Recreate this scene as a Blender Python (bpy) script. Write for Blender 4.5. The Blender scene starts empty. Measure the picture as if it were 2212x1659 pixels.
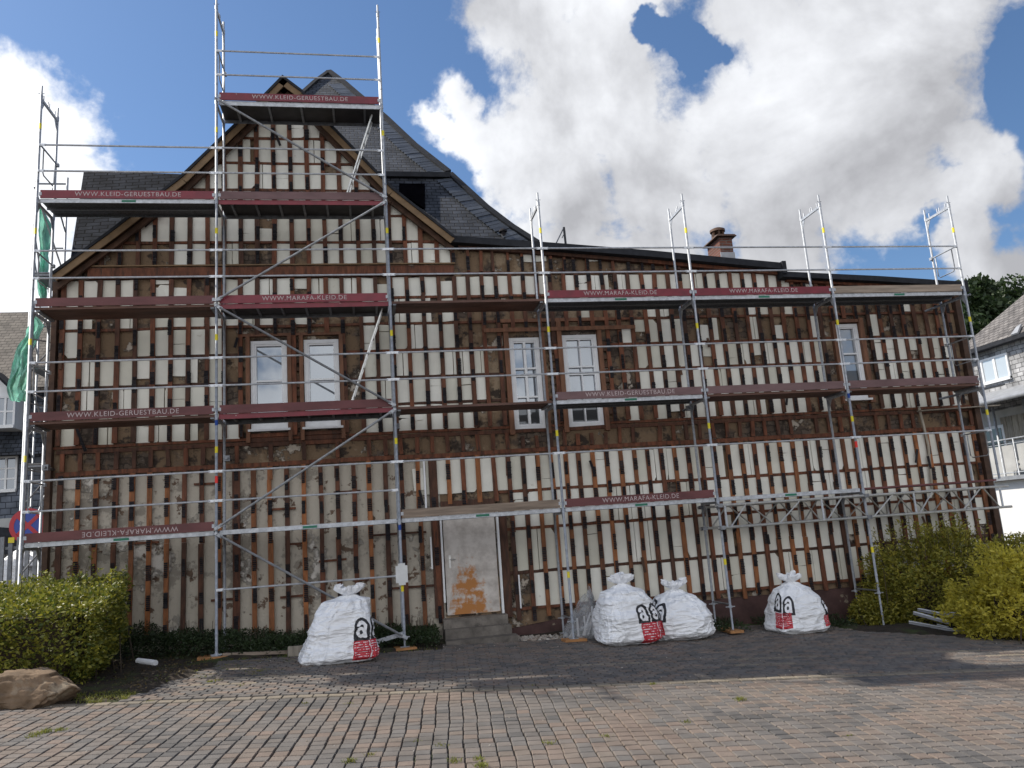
import bpy, bmesh, math, random
from mathutils import Vector, Matrix, Euler, noise
random.seed(7)
R = math.radians
sc = bpy.context.scene
col = sc.collection

# ------------------------------------------------------------------ camera
CAM = Vector((2.6071, -14.2011, 1.5900)); ROT = Euler((1.759360, 0.070248, -0.171047), 'XYZ')
cd = bpy.data.cameras.new('camera'); cam = bpy.data.objects.new('camera', cd); col.objects.link(cam)
cam.location = CAM; cam.rotation_euler = ROT
cd.sensor_width = 36; cd.lens = 1700/2212*36; cd.clip_start = .1; cd.clip_end = 2000
sc.camera = cam
RM = ROT.to_matrix()
def ray(px, py): return RM @ Vector(((px-1106)/1700, -(py-829.5)/1700, -1))
def at(px, py, Y):
    d = ray(px, py); return CAM + d*((Y-CAM.y)/d.y)
def atx(px, py, X):
    d = ray(px, py); return CAM + d*((X-CAM.x)/d.x)
def hit(px, py, P, n):
    d = ray(px, py); return CAM + d*((P-CAM).dot(n)/d.dot(n))
def gz(x, y):
    x = max(-9, min(17, x)); y = max(-30, min(8, y))
    return -0.08 - 0.045*x + 0.02*y

# ------------------------------------------------------------------ sun, sky, exposure
SUN_EL, SUN_AZ = R(47), R(-61)            # azimuth measured from +Y towards +X
sd = Vector((math.sin(SUN_AZ)*math.cos(SUN_EL), math.cos(SUN_AZ)*math.cos(SUN_EL), math.sin(SUN_EL)))
sl = bpy.data.lights.new('sun', 'SUN'); sl.energy = 4.9; sl.angle = R(.6); sl.color = (1, .93, .82)
so = bpy.data.objects.new('sun', sl); col.objects.link(so)
so.rotation_euler = sd.to_track_quat('Z', 'Y').to_euler(); so.location = (-20, 12, 30)
sc.view_settings.view_transform = 'Standard'; sc.view_settings.look = 'None'
sc.view_settings.gamma = 1; sc.view_settings.exposure = 0.22

w = bpy.data.worlds.new("World"); sc.world = w; w.use_nodes = True
nt = w.node_tree; N = nt.nodes; L = nt.links; N.clear()
def nd(t, **k):
    n = N.new(t)
    for a, b in k.items(): setattr(n, a, b)
    return n
def math_(op, a, b=None, c=None, clamp=False):
    n = nd('ShaderNodeMath', operation=op); n.use_clamp = clamp
    for i, v in enumerate((a, b, c)):
        if v is None: continue
        if hasattr(v, 'is_output'): L.new(v, n.inputs[i])
        else: n.inputs[i].default_value = v
    return n.outputs[0]
SKY = .10
sky = nd('ShaderNodeTexSky', sky_type='NISHITA'); sky.sun_disc = False
sky.sun_elevation = SUN_EL; sky.sun_rotation = SUN_AZ; sky.altitude = 200; sky.dust_density = .6; sky.ozone_density = 2.0
tc = nd('ShaderNodeTexCoord')
def noise_w(scale, det, rough, vec=None, dist=0):
    n = nd('ShaderNodeTexNoise'); n.inputs['Scale'].default_value = scale; n.inputs['Detail'].default_value = det
    n.inputs['Roughness'].default_value = rough; n.inputs['Distortion'].default_value = dist
    L.new(vec or tc.outputs['Generated'], n.inputs['Vector']); return n
blobs = [(1120,10,4.6),(1180,120,4.6),(1230,220,5.6),(1110,290,4.8),(970,215,2.6),(935,265,2.2),(1000,280,3.4),(1240,430,6),(1120,400,3.6),(1450,400,7),(1650,350,7),(1730,150,6.4),(1880,60,6.4),
 (1960,230,5.8),(1310,70,4.2),(1890,400,4.8),(2080,300,2.8),(2010,0,5),(1620,0,4.4),(60,280,4.3),(0,420,6.5),(20,560,5.5),(110,340,2.8),(1420,560,7),(1250,560,6),(1340,200,5),(1560,260,5),
 (2125,385,2.2),(2090,520,2.4),(2200,600,3.2),(2120,300,2.2),(2050,420,2.0),(1700,480,5),(1960,120,6),(1420,-40,3.4),(1800,260,7)]
wn = nd('ShaderNodeTexNoise'); wn.inputs['Scale'].default_value = 9; wn.inputs['Detail'].default_value = 5; wn.inputs['Roughness'].default_value = .6; L.new(tc.outputs['Generated'], wn.inputs['Vector'])
ws = nd('ShaderNodeVectorMath', operation='SUBTRACT'); L.new(wn.outputs['Color'], ws.inputs[0]); ws.inputs[1].default_value = (.5,.5,.5)
wk = nd('ShaderNodeVectorMath', operation='SCALE'); L.new(ws.outputs[0], wk.inputs[0]); wk.inputs['Scale'].default_value = .11
wv = nd('ShaderNodeVectorMath', operation='ADD'); L.new(wk.outputs[0], wv.inputs[0]); L.new(tc.outputs['Generated'], wv.inputs[1])
dens = None
for px, py, r in blobs:
    v = ray(px, py).normalized(); rr = R(r)
    n = nd('ShaderNodeVectorMath', operation='DISTANCE'); L.new(wv.outputs[0], n.inputs[0]); n.inputs[1].default_value = v
    m = math_('MULTIPLY_ADD', n.outputs['Value'], -1/rr, 1)
    m = math_('MINIMUM', m, .75)
    dens = m if dens is None else math_('MAXIMUM', dens, m)
for px, py, r, s in [(1420,75,1.5,1.1),(1500,120,2.0,1.1),(900,400,2.4,.8),(2215,130,2.4,.8),(2000,490,1.3,.4)]:
    v = ray(px, py).normalized()
    n = nd('ShaderNodeVectorMath', operation='DISTANCE'); L.new(wv.outputs[0], n.inputs[0]); n.inputs[1].default_value = v
    m = math_('MULTIPLY_ADD', n.outputs['Value'], -1/R(r), 1, clamp=False)
    m = math_('MAXIMUM', m, 0)
    dens = math_('MULTIPLY_ADD', m, -s*1.6, dens)
sep = nd('ShaderNodeSeparateXYZ'); L.new(tc.outputs['Generated'], sep.inputs[0])
back_fill = math_('MULTIPLY_ADD', sep.outputs['Y'], -1.2, .12)          # unseen cloud added behind the camera to brighten the shaded wall
back_fill = math_('MULTIPLY_ADD', math_('MAXIMUM', math_('SUBTRACT', sep.outputs['Z'], .55), 0), -2.6, back_fill)  # added cloud kept low, so it lights the wall more than the ground
back_fill = math_('MINIMUM', back_fill, .45)
dens = math_('MAXIMUM', dens, back_fill)
fb = noise_w(7, 12, .62, dist=.25).outputs['Fac']
fb2 = noise_w(22, 8, .6).outputs['Fac']
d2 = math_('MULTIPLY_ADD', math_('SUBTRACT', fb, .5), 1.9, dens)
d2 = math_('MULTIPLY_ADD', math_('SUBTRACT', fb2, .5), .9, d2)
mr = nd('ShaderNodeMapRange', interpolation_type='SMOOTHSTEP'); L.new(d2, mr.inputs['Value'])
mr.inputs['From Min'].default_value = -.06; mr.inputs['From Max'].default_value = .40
low = noise_w(3.6, 6, .55, dist=.3).outputs['Fac']
sh = math_('MULTIPLY_ADD', math_('SUBTRACT', low, .5), 3.2, .62)
sh = math_('MULTIPLY_ADD', math_('SUBTRACT', fb, .5), .8, sh)
sh = math_('MULTIPLY_ADD', sep.outputs['X'], -1.5, sh)              # thinner, brighter cloud towards the sun
sh = math_('MULTIPLY_ADD', math_('SUBTRACT', fb2, .5), .3, sh); sh = math_('ADD', sh, .37, clamp=True)
cc = nd('ShaderNodeMix', data_type='RGBA'); L.new(sh, cc.inputs[0])
cc.inputs[6].default_value = (4.1, 4.15, 4.4, 1); cc.inputs[7].default_value = (9.4, 9.6, 10.0, 1)
bl = nd('ShaderNodeMix', data_type='RGBA', blend_type='MULTIPLY'); bl.inputs[0].default_value = 1
L.new(sky.outputs[0], bl.inputs[6]); bl.inputs[7].default_value = (.84, 1.0, 1.14, 1)
mx = nd('ShaderNodeMix', data_type='RGBA'); L.new(mr.outputs[0], mx.inputs[0]); L.new(bl.outputs[2], mx.inputs[6]); bs = nd('ShaderNodeVectorMath', operation='SCALE'); L.new(cc.outputs[2], bs.inputs[0]); L.new(math_('MULTIPLY_ADD', math_('MAXIMUM', math_('MULTIPLY', sep.outputs['Y'], -1), 0), .35, 1), bs.inputs['Scale']); L.new(bs.outputs[0], mx.inputs[7])  # cloud behind the camera is made brighter still, as added light for the wall
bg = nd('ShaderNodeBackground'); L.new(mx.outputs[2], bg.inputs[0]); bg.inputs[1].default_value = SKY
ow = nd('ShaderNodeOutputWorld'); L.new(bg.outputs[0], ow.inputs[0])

# ------------------------------------------------------------------ helpers
def lk(o, parent=None):
    col.objects.link(o)
    if parent is not None: o.parent = parent
    return o
def tag(o, label=None, cat=None, group=None, kind=None):
    if label: o['label'] = label
    if cat: o['category'] = cat
    if group: o['group'] = group
    if kind: o['kind'] = kind
    return o
def thing(name, label, cat, loc=(0,0,0), rz=0, group=None):
    o = bpy.data.objects.new(name, None); o.empty_display_size = .2; lk(o); o.location = loc; o.rotation_euler = (0,0,rz)
    return tag(o, label, cat, group)
class MB:
    """collects polygons; build() links them as one mesh object"""
    def __init__(s): s.v=[]; s.f=[]; s.m=[]; s.t=[]; s.s=[]
    def face(s, pts, m=0, t=None, sm=False):
        i = len(s.v); s.v += [tuple(p) for p in pts]; s.f.append(tuple(range(i, i+len(pts)))); s.m.append(m)
        s.t.append(random.random() if t is None else t); s.s.append(sm)
    def hexa(s, p, m=0, t=None):
        i = len(s.v); s.v += [tuple(q) for q in p]; t = random.random() if t is None else t
        for q in ((0,3,2,1),(4,5,6,7),(0,1,5,4),(1,2,6,5),(2,3,7,6),(3,0,4,7)):
            s.f.append(tuple(i+k for k in q)); s.m.append(m); s.t.append(t); s.s.append(False)
    def box(s, x0,x1,y0,y1,z0,z1, m=0, t=None):
        s.hexa([(x0,y0,z0),(x1,y0,z0),(x1,y1,z0),(x0,y1,z0),(x0,y0,z1),(x1,y0,z1),(x1,y1,z1),(x0,y1,z1)], m, t)
    def prism(s, poly, d, m=0, t=None):
        """poly: planar outline, extruded by vector d"""
        t = random.random() if t is None else t; d = Vector(d); a=[Vector(p) for p in poly]; b=[p+d for p in a]; n=len(a)
        s.face(a[::-1], m, t); s.face(b, m, t)
        for i in range(n): s.face([a[i], a[(i+1)%n], b[(i+1)%n], b[i]], m, t)
    def beam(s, a, b, wd, th, m=0, t=None, up=(0,0,1)):
        a=Vector(a); b=Vector(b); d=(b-a).normalized(); u=Vector(up)
        if abs(d.dot(u))>.99: u=Vector((0,1,0))
        x=d.cross(u).normalized()*wd/2; y=d.cross(x).normalized()*th/2
        s.hexa([a-x-y,a+x-y,a+x+y,a-x+y,b-x-y,b+x-y,b+x+y,b-x+y], m, t)
    def tube(s, pts, r, m=0, n=10, t=None, caps=True):
        pts=[Vector(p) for p in pts]; t = random.random() if t is None else t; rings=[]
        for k,p in enumerate(pts):
            d = (pts[min(k+1,len(pts)-1)]-pts[max(k-1,0)]).normalized()
            u = Vector((0,0,1)) if abs(d.z)<.9 else Vector((0,1,0))
            x=d.cross(u).normalized(); y=d.cross(x).normalized(); i=len(s.v)
            rr = r[k] if isinstance(r,(list,tuple)) else r
            for j in range(n):
                a=2*math.pi*j/n; s.v.append(tuple(p+x*math.cos(a)*rr+y*math.sin(a)*rr))
            rings.append(i)
        for k in range(len(rings)-1):
            for j in range(n):
                s.f.append((rings[k]+j, rings[k]+(j+1)%n, rings[k+1]+(j+1)%n, rings[k+1]+j)); s.m.append(m); s.t.append(t); s.s.append(True)
        if caps:
            for i in (rings[0], rings[-1]):
                s.f.append(tuple(range(i,i+n))); s.m.append(m); s.t.append(t); s.s.append(False)
    def grid(s, P, m=0, t=None, closed_u=False, mf=None, sm=True):
        """P[i][j] points; shared vertices, smooth"""
        i0=len(s.v); nu=len(P); nv=len(P[0])
        for row in P: s.v += [tuple(p) for p in row]
        for a in range(nu if closed_u else nu-1):
            for b in range(nv-1):
                q=(i0+a*nv+b, i0+((a+1)%nu)*nv+b, i0+((a+1)%nu)*nv+b+1, i0+a*nv+b+1)
                s.f.append(q); s.m.append(mf(a,b) if mf else m); s.t.append(random.random() if t is None else t); s.s.append(sm)
    def mesh(s, name, mats):
        me=bpy.data.meshes.new(name); me.from_pydata(s.v, [], s.f)
        for m in (mats if isinstance(mats,(list,tuple)) else [mats]): me.materials.append(m)
        me.polygons.foreach_set('material_index', s.m); me.polygons.foreach_set('use_smooth', s.s)
        at_=me.attributes.new('tint','FLOAT','FACE'); at_.data.foreach_set('value', s.t)
        me.update(); return me
    def build(s, name, mats, parent=None):
        return lk(bpy.data.objects.new(name, s.mesh(name, mats)), parent)
def inst(name, me, parent=None, loc=(0,0,0), rot=(0,0,0)):
    o=lk(bpy.data.objects.new(name, me), parent); o.location=loc; o.rotation_euler=rot; return o

_mats = {}
def mat(name, c, c2=None, rough=.75, metal=0, var=.35, scale=6, det=6, bump=.15, bscale=None, spots=None, stretch=(1,1,1), trans=0, spec=.5, ramp=(.3,.7)):
    """base colour c; c2 = per-piece alternative picked by the face tint; noise varies value; spots=(colour, scale, threshold, softness)"""
    m=bpy.data.materials.new(name); m.use_nodes=True; t=m.node_tree; n=t.nodes; l=t.links; b=n['Principled BSDF']
    tcx=n.new('ShaderNodeTexCoord'); mp=n.new('ShaderNodeMapping'); mp.inputs['Scale'].default_value=stretch; l.new(tcx.outputs['Object'], mp.inputs[0])
    no=n.new('ShaderNodeTexNoise'); no.inputs['Scale'].default_value=scale; no.inputs['Detail'].default_value=det; no.inputs['Roughness'].default_value=.6; l.new(mp.outputs[0], no.inputs['Vector'])
    at_=n.new('ShaderNodeAttribute'); at_.attribute_name='tint'
    mx=n.new('ShaderNodeMix'); mx.data_type='RGBA'; l.new(at_.outputs['Fac'], mx.inputs[0])
    mx.inputs[6].default_value=(*c,1); mx.inputs[7].default_value=(*(c2 or c),1)
    mr=n.new('ShaderNodeMapRange'); l.new(no.outputs['Fac'], mr.inputs[0]); mr.inputs[1].default_value=ramp[0]; mr.inputs[2].default_value=ramp[1]; mr.inputs[3].default_value=1-var; mr.inputs[4].default_value=1+var
    ml=n.new('ShaderNodeMix'); ml.data_type='RGBA'; ml.blend_type='MULTIPLY'; ml.inputs[0].default_value=1
    l.new(mx.outputs[2], ml.inputs[6]); l.new(mr.outputs[0], ml.inputs[7]); out=ml.outputs[2]
    for sp in (spots or []):
        n2=n.new('ShaderNodeTexNoise'); n2.inputs['Scale'].default_value=sp[1]; n2.inputs['Detail'].default_value=8; n2.inputs['Roughness'].default_value=.65; l.new(mp.outputs[0], n2.inputs['Vector'])
        r2=n.new('ShaderNodeMapRange'); l.new(n2.outputs['Fac'], r2.inputs[0]); r2.inputs[1].default_value=sp[2]; r2.inputs[2].default_value=sp[2]+sp[3]
        m2=n.new('ShaderNodeMix'); m2.data_type='RGBA'; l.new(r2.outputs[0], m2.inputs[0]); l.new(out, m2.inputs[6]); m2.inputs[7].default_value=(*sp[0],1); out=m2.outputs[2]
    l.new(out, b.inputs['Base Color']); b.inputs['Roughness'].default_value=rough; b.inputs['Metallic'].default_value=metal
    b.inputs['Specular IOR Level'].default_value=spec
    if bump:
        bn=n.new('ShaderNodeTexNoise'); bn.inputs['Scale'].default_value=bscale or scale*4; bn.inputs['Detail'].default_value=6; l.new(mp.outputs[0], bn.inputs['Vector'])
        bu=n.new('ShaderNodeBump'); bu.inputs['Strength'].default_value=bump; bu.inputs['Distance'].default_value=.02; l.new(bn.outputs['Fac'], bu.inputs['Height']); l.new(bu.outputs[0], b.inputs['Normal'])
    if trans:
        tr=n.new('ShaderNodeBsdfTranslucent'); l.new(out, tr.inputs[0]); ms=n.new('ShaderNodeMixShader'); ms.inputs[0].default_value=trans
        l.new(b.outputs[0], ms.inputs[1]); l.new(tr.outputs[0], ms.inputs[2]); l.new(ms.outputs[0], n['Material Output'].inputs[0])
    return m
def slate(name, axes, c, c2, bw=.22, bh=.16, mortar=(.012,.013,.016), rough=.55, slope=1.0, rot=0, ms=.012, bump=.8):
    """courses of slates: axes picks the object axes that run along and up the courses"""
    m=mat(name, c, c2, rough=max(rough,.72), bump=0, spec=.25); t=m.node_tree; n=t.nodes; l=t.links; b=n['Principled BSDF']
    tcx=n.new('ShaderNodeTexCoord'); sp=n.new('ShaderNodeSeparateXYZ'); l.new(tcx.outputs['Object'], sp.inputs[0]); cb=n.new('ShaderNodeCombineXYZ')
    mu=n.new('ShaderNodeMath'); mu.operation='MULTIPLY'; mu.inputs[1].default_value=slope; l.new(sp.outputs[axes[1]], mu.inputs[0])
    l.new(sp.outputs[axes[0]], cb.inputs[0]); l.new(mu.outputs[0], cb.inputs[1])
    mp=n.new('ShaderNodeMapping'); mp.inputs['Rotation'].default_value=(0,0,rot); l.new(cb.outputs[0], mp.inputs[0])
    dn=n.new('ShaderNodeTexNoise'); dn.inputs['Scale'].default_value=3; l.new(mp.outputs[0], dn.inputs['Vector'])
    va=n.new('ShaderNodeMixRGB'); va.blend_type='LINEAR_LIGHT'; va.inputs[0].default_value=.03; l.new(mp.outputs[0], va.inputs[1]); l.new(dn.outputs['Color'], va.inputs[2])
    br=n.new('ShaderNodeTexBrick'); l.new(va.outputs[0], br.inputs['Vector']); br.inputs['Scale'].default_value=1
    br.inputs['Brick Width'].default_value=bw; br.inputs['Row Height'].default_value=bh; br.inputs['Mortar Size'].default_value=ms; br.inputs['Mortar Smooth'].default_value=.3
    br.inputs['Color1'].default_value=(*c,1); br.inputs['Color2'].default_value=(*c2,1); br.inputs['Mortar'].default_value=(*mortar,1); br.inputs['Bias'].default_value=0
    no=n.new('ShaderNodeTexNoise'); no.inputs['Scale'].default_value=2.5; no.inputs['Detail'].default_value=8; l.new(mp.outputs[0], no.inputs['Vector'])
    mr=n.new('ShaderNodeMapRange'); l.new(no.outputs['Fac'], mr.inputs[0]); mr.inputs[1].default_value=.3; mr.inputs[2].default_value=.7; mr.inputs[3].default_value=.6; mr.inputs[4].default_value=1.5
    ml=n.new('ShaderNodeMix'); ml.data_type='RGBA'; ml.blend_type='MULTIPLY'; ml.inputs[0].default_value=1; l.new(br.outputs['Color'], ml.inputs[6]); l.new(mr.outputs[0], ml.inputs[7])
    l.new(ml.outputs[2], b.inputs['Base Color'])
    # each course tilts outwards towards its lower edge
    se=n.new('ShaderNodeSeparateXYZ'); l.new(va.outputs[0], se.inputs[0]); dv=n.new('ShaderNodeMath'); dv.operation='DIVIDE'; dv.inputs[1].default_value=bh; l.new(se.outputs[1], dv.inputs[0])
    fr=n.new('ShaderNodeMath'); fr.operation='FRACT'; l.new(dv.outputs[0], fr.inputs[0])
    ad=n.new('ShaderNodeMath'); ad.operation='MULTIPLY_ADD'; l.new(fr.outputs[0], ad.inputs[0]); ad.inputs[1].default_value=-.8; iv=n.new('ShaderNodeMath'); iv.operation='SUBTRACT'; iv.inputs[0].default_value=1; l.new(br.outputs['Fac'], iv.inputs[1]); l.new(iv.outputs[0], ad.inputs[2])
    bu=n.new('ShaderNodeBump'); bu.inputs['Strength'].default_value=bump; bu.inputs['Distance'].default_value=.03; l.new(ad.outputs[0], bu.inputs['Height']); l.new(bu.outputs[0], b.inputs['Normal'])
    return m

M = {}
M['galv']   = mat('galvanised_steel', (.36,.38,.41), (.46,.48,.51), rough=.55, metal=.45, var=.25, scale=14, bump=.05, spots=[((.55,.57,.6),30,.62,.1)])
M['railg']  = mat('pale_galvanised_rail', (.58,.60,.63), (.66,.68,.71), rough=.5, metal=.35, var=.2, scale=14, bump=.04)
M['galvd']  = mat('dull_galvanised_steel', (.16,.17,.19), (.24,.25,.27), rough=.55, metal=.5, var=.3, scale=10, bump=.05)
M['perf']   = mat('perforated_deck_steel', (.10,.11,.12), (.15,.16,.18), rough=.5, metal=.5, var=.5, scale=60, bump=.3)
M['red']    = mat('dark_red_paint', (.14,.007,.020), (.18,.011,.024), rough=.45, var=.25, scale=5, bump=.08, spots=[((.55,.5,.48),9,.70,.03)])
M['redold'] = mat('weathered_red_paint', (.115,.034,.036), (.14,.05,.048), rough=.65, var=.3, scale=4, bump=.1, stretch=(.4,1,1), spots=[((.38,.3,.28),11,.68,.06)])
M['mauve']  = mat('faded_purple_paint', (.13,.072,.075), (.165,.10,.10), rough=.75, var=.3, scale=4, bump=.12, stretch=(.4,1,1))
M['plankbr']= mat('brown_scaffold_planks', (.10,.052,.04), (.15,.075,.055), rough=.75, var=.4, scale=5, bump=.15, stretch=(.3,1,1), spots=[((.3,.24,.2),7,.68,.08)])
M['plankgr']= mat('grey_scaffold_planks', (.22,.17,.13), (.30,.24,.19), rough=.85, var=.4, scale=5, bump=.2, stretch=(.25,1.5,3))
M['ply']    = mat('black_plywood', (.025,.024,.026), (.035,.033,.035), rough=.6, var=.4, scale=5, bump=.1)
M['letter'] = mat('pale_stencil_paint', (.46,.38,.38), (.50,.42,.42), rough=.7, var=.35, scale=20, bump=0, spots=[((.3,.12,.12),30,.6,.08)])
M['ytape']  = mat('yellow_tape', (.70,.58,.03), rough=.5, var=.1, bump=0)
M['rtape']  = mat('red_tape', (.75,.05,.04), rough=.5, var=.1, bump=0)
M['btape']  = mat('blue_tape', (.02,.06,.25), rough=.5, var=.1, bump=0)
M['green']  = mat('green_sticker', (.01,.15,.09), rough=.5, var=.1, bump=0)
M['alu']    = mat('aluminium', (.62,.62,.60), (.7,.7,.68), rough=.4, metal=.5, var=.2, scale=12, bump=.03)
M['batten'] = mat('red_brown_batten_wood', (.155,.052,.024), (.062,.028,.017), rough=.8, var=.55, scale=5, bump=.3, stretch=(3,3,.7), spots=[((.045,.025,.017),3.5,.56,.12)])
M['battenlt']= mat('orange_brown_batten_wood', (.31,.115,.040), (.13,.052,.024), rough=.8, var=.45, scale=5, bump=.3, stretch=(3,3,.7), spots=[((.06,.03,.02),4,.62,.12)])
M['trim']   = mat('window_trim_wood', (.20,.09,.047), (.13,.06,.035), rough=.75, var=.35, scale=5, bump=.2, stretch=(3,3,.7))
M['scrap']  = mat('black_roofing_scrap', (.018,.017,.020), (.038,.035,.038), rough=.9, spec=.15, var=.5, scale=30, bump=.5)
M['foam']   = mat('off_white_insulation', (.80,.79,.72), (.60,.58,.49), rough=.85, var=.07, scale=3, bump=.06, bscale=60, spots=[((.42,.36,.27),3.4,.67,.12),((.12,.09,.07),14,.73,.03)])
M['rake']   = mat('ochre_verge_board', (.20,.125,.06), (.16,.10,.05), rough=.7, var=.25, scale=4, bump=.1)
M['soffit'] = mat('dark_rafter_wood', (.10,.05,.028), (.06,.032,.02), rough=.8, var=.5, scale=5, bump=.2)
M['felt']   = mat('black_roof_edge', (.020,.022,.027), (.030,.032,.038), rough=.85, spec=.2, var=.3, scale=6, bump=.1)
M['white']  = mat('white_window_paint', (.78,.79,.80), (.74,.75,.77), rough=.45, var=.06, scale=6, bump=.02)
M['plinth'] = mat('dark_red_plinth', (.060,.030,.028), (.08,.042,.038), rough=.85, var=.4, scale=3, bump=.4, spots=[((.30,.25,.18),2.4,.66,.05)])
M['concrete']=mat('worn_concrete', (.13,.115,.10), (.18,.16,.14), rough=.9, var=.4, scale=5, bump=.5, spots=[((.05,.045,.04),4,.58,.1)])
M['bag']    = mat('white_woven_plastic', (.86,.87,.89), (.84,.85,.87), rough=.55, var=.04, scale=5, bump=.5, bscale=9)
M['black']  = mat('black_print', (.012,.012,.016), rough=.5, var=.1, bump=0)
M['redpr']  = mat('red_print', (.52,.035,.05), (.48,.03,.045), rough=.5, var=.1, bump=0)
M['whitepr']= mat('white_print', (.78,.78,.8), rough=.5, var=.03, bump=0)
M['brown']  = mat('orange_sole_board', (.40,.19,.07), (.33,.16,.06), rough=.7, var=.3, scale=6, bump=.2, stretch=(1,4,4))
M['rock']   = mat('sandstone_boulder', (.15,.10,.062), (.19,.13,.08), rough=.95, var=.5, scale=3, bump=1.0, bscale=7, spots=[((.30,.24,.17),2.6,.58,.1),((.08,.05,.03),3.3,.62,.08)])
M['soil']   = mat('dark_soil', (.026,.018,.012), (.036,.025,.016), rough=.95, var=.6, scale=9, bump=1.0, spots=[((.05,.07,.015),1.3,.52,.12),((.2,.15,.1),22,.70,.03)])
M['ground'] = mat('ground_gravel', (.07,.062,.052), (.085,.075,.06), rough=.95, var=.5, scale=6, bump=.5)
M['joint']  = mat('joint_sand', (.035,.028,.022), (.04,.03,.024), rough=.95, var=.5, scale=9, bump=.3, spots=[((.05,.07,.02),1.1,.60,.1)])
M['hedge']  = mat('hedge_leaf', (.065,.10,.018), (.32,.30,.040), rough=.5, var=.25, scale=2, bump=0, trans=.35, spots=[((.20,.14,.03),1.6,.64,.1)])
M['ylw']    = mat('golden_leaf', (.44,.40,.055), (.66,.57,.085), rough=.45, var=.25, scale=1.3, bump=0, trans=.5)
M['olive']  = mat('olive_leaf', (.16,.175,.028), (.36,.31,.045), rough=.5, var=.3, scale=1.6, bump=0, trans=.35)
M['dkleaf'] = mat('dark_ground_leaf', (.018,.034,.010), (.035,.058,.018), rough=.55, var=.4, scale=3, bump=0, trans=.25)
M['treelf'] = mat('tree_leaf', (.022,.042,.016), (.045,.075,.022), rough=.6, var=.4, scale=.5, bump=0, trans=.25)
M['twig']   = mat('twig_bark', (.05,.035,.022), rough=.9, var=.3, bump=0)
M['grass']  = mat('weed_blade', (.13,.17,.03), (.26,.24,.06), rough=.6, var=.3, scale=5, bump=0, trans=.4)
M['net']    = mat('green_debris_net', (.30,.64,.52), (.38,.72,.60), rough=.6, var=.35, scale=2.5, bump=.3, trans=.35)
M['sky_white']=mat('white_render', (.80,.80,.79), (.78,.78,.77), rough=.85, var=.05, scale=2, bump=.05)
M['greyren']= mat('pale_grey_render', (.42,.42,.41), (.46,.46,.45), rough=.9, var=.15, scale=2, bump=.1)
M['signblue']=mat('sign_blue', (.02,.06,.35), rough=.35, var=.05, bump=0)
M['signred']= mat('sign_red', (.45,.015,.03), rough=.35, var=.05, bump=0)
M['timber'] = mat('weathered_grey_timber', (.27,.235,.19), (.36,.32,.26), rough=.85, var=.35, scale=5, bump=.3, stretch=(3,3,.5))
M['chimbr'] = slate('chimney_brick', (0,2), (.13,.045,.03), (.09,.035,.025), bw=.22, bh=.07, mortar=(.12,.1,.09), rough=.85, bump=.3)
M['lead']   = mat('grey_flashing', (.30,.31,.33), (.36,.37,.39), rough=.5, metal=.3, var=.2, scale=5, bump=.1)

def clear_film():
    m=bpy.data.materials.new('clear_plastic_film'); m.use_nodes=True; t=m.node_tree; n=t.nodes; l=t.links; b=n['Principled BSDF']
    b.inputs['Base Color'].default_value=(.42,.44,.46,1); b.inputs['Roughness'].default_value=.25
    tr=n.new('ShaderNodeBsdfTransparent'); ms=n.new('ShaderNodeMixShader')
    tcx=n.new('ShaderNodeTexCoord'); no=n.new('ShaderNodeTexNoise'); no.inputs['Scale'].default_value=7; no.inputs['Detail'].default_value=5; no.inputs['Distortion'].default_value=1.2; l.new(tcx.outputs['Object'], no.inputs['Vector'])
    mr=n.new('ShaderNodeMapRange'); l.new(no.outputs['Fac'], mr.inputs[0]); mr.inputs[1].default_value=.4; mr.inputs[2].default_value=.62; mr.inputs[3].default_value=.22; mr.inputs[4].default_value=.55
    l.new(mr.outputs[0], ms.inputs[0]); l.new(tr.outputs[0], ms.inputs[1]); l.new(b.outputs[0], ms.inputs[2]); l.new(ms.outputs[0], n['Material Output'].inputs[0])
    return m
M['film']=clear_film()
def glass(name, base, gl=.35, rough=.02):
    m=bpy.data.materials.new(name); m.use_nodes=True; n=m.node_tree.nodes; l=m.node_tree.links; b=n['Principled BSDF']
    b.inputs['Base Color'].default_value=(*base,1); b.inputs['Roughness'].default_value=.3
    g=n.new('ShaderNodeBsdfGlossy'); g.inputs['Roughness'].default_value=rough; g.inputs['Color'].default_value=(.85,.9,.95,1)
    ms=n.new('ShaderNodeMixShader'); ms.inputs[0].default_value=gl; l.new(b.outputs[0], ms.inputs[1]); l.new(g.outputs[0], ms.inputs[2]); l.new(ms.outputs[0], n['Material Output'].inputs[0])
    return m
M['glass']=glass('window_glass', (.09,.105,.125), .26)
M['glasscu']=glass('curtained_window_glass', (.5,.53,.54), .2)
M['glassdk']=glass('dark_window_glass', (.010,.011,.013), .07)
M['glassbl']=glass('blue_window_glass', (.03,.045,.07), .18)

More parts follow.
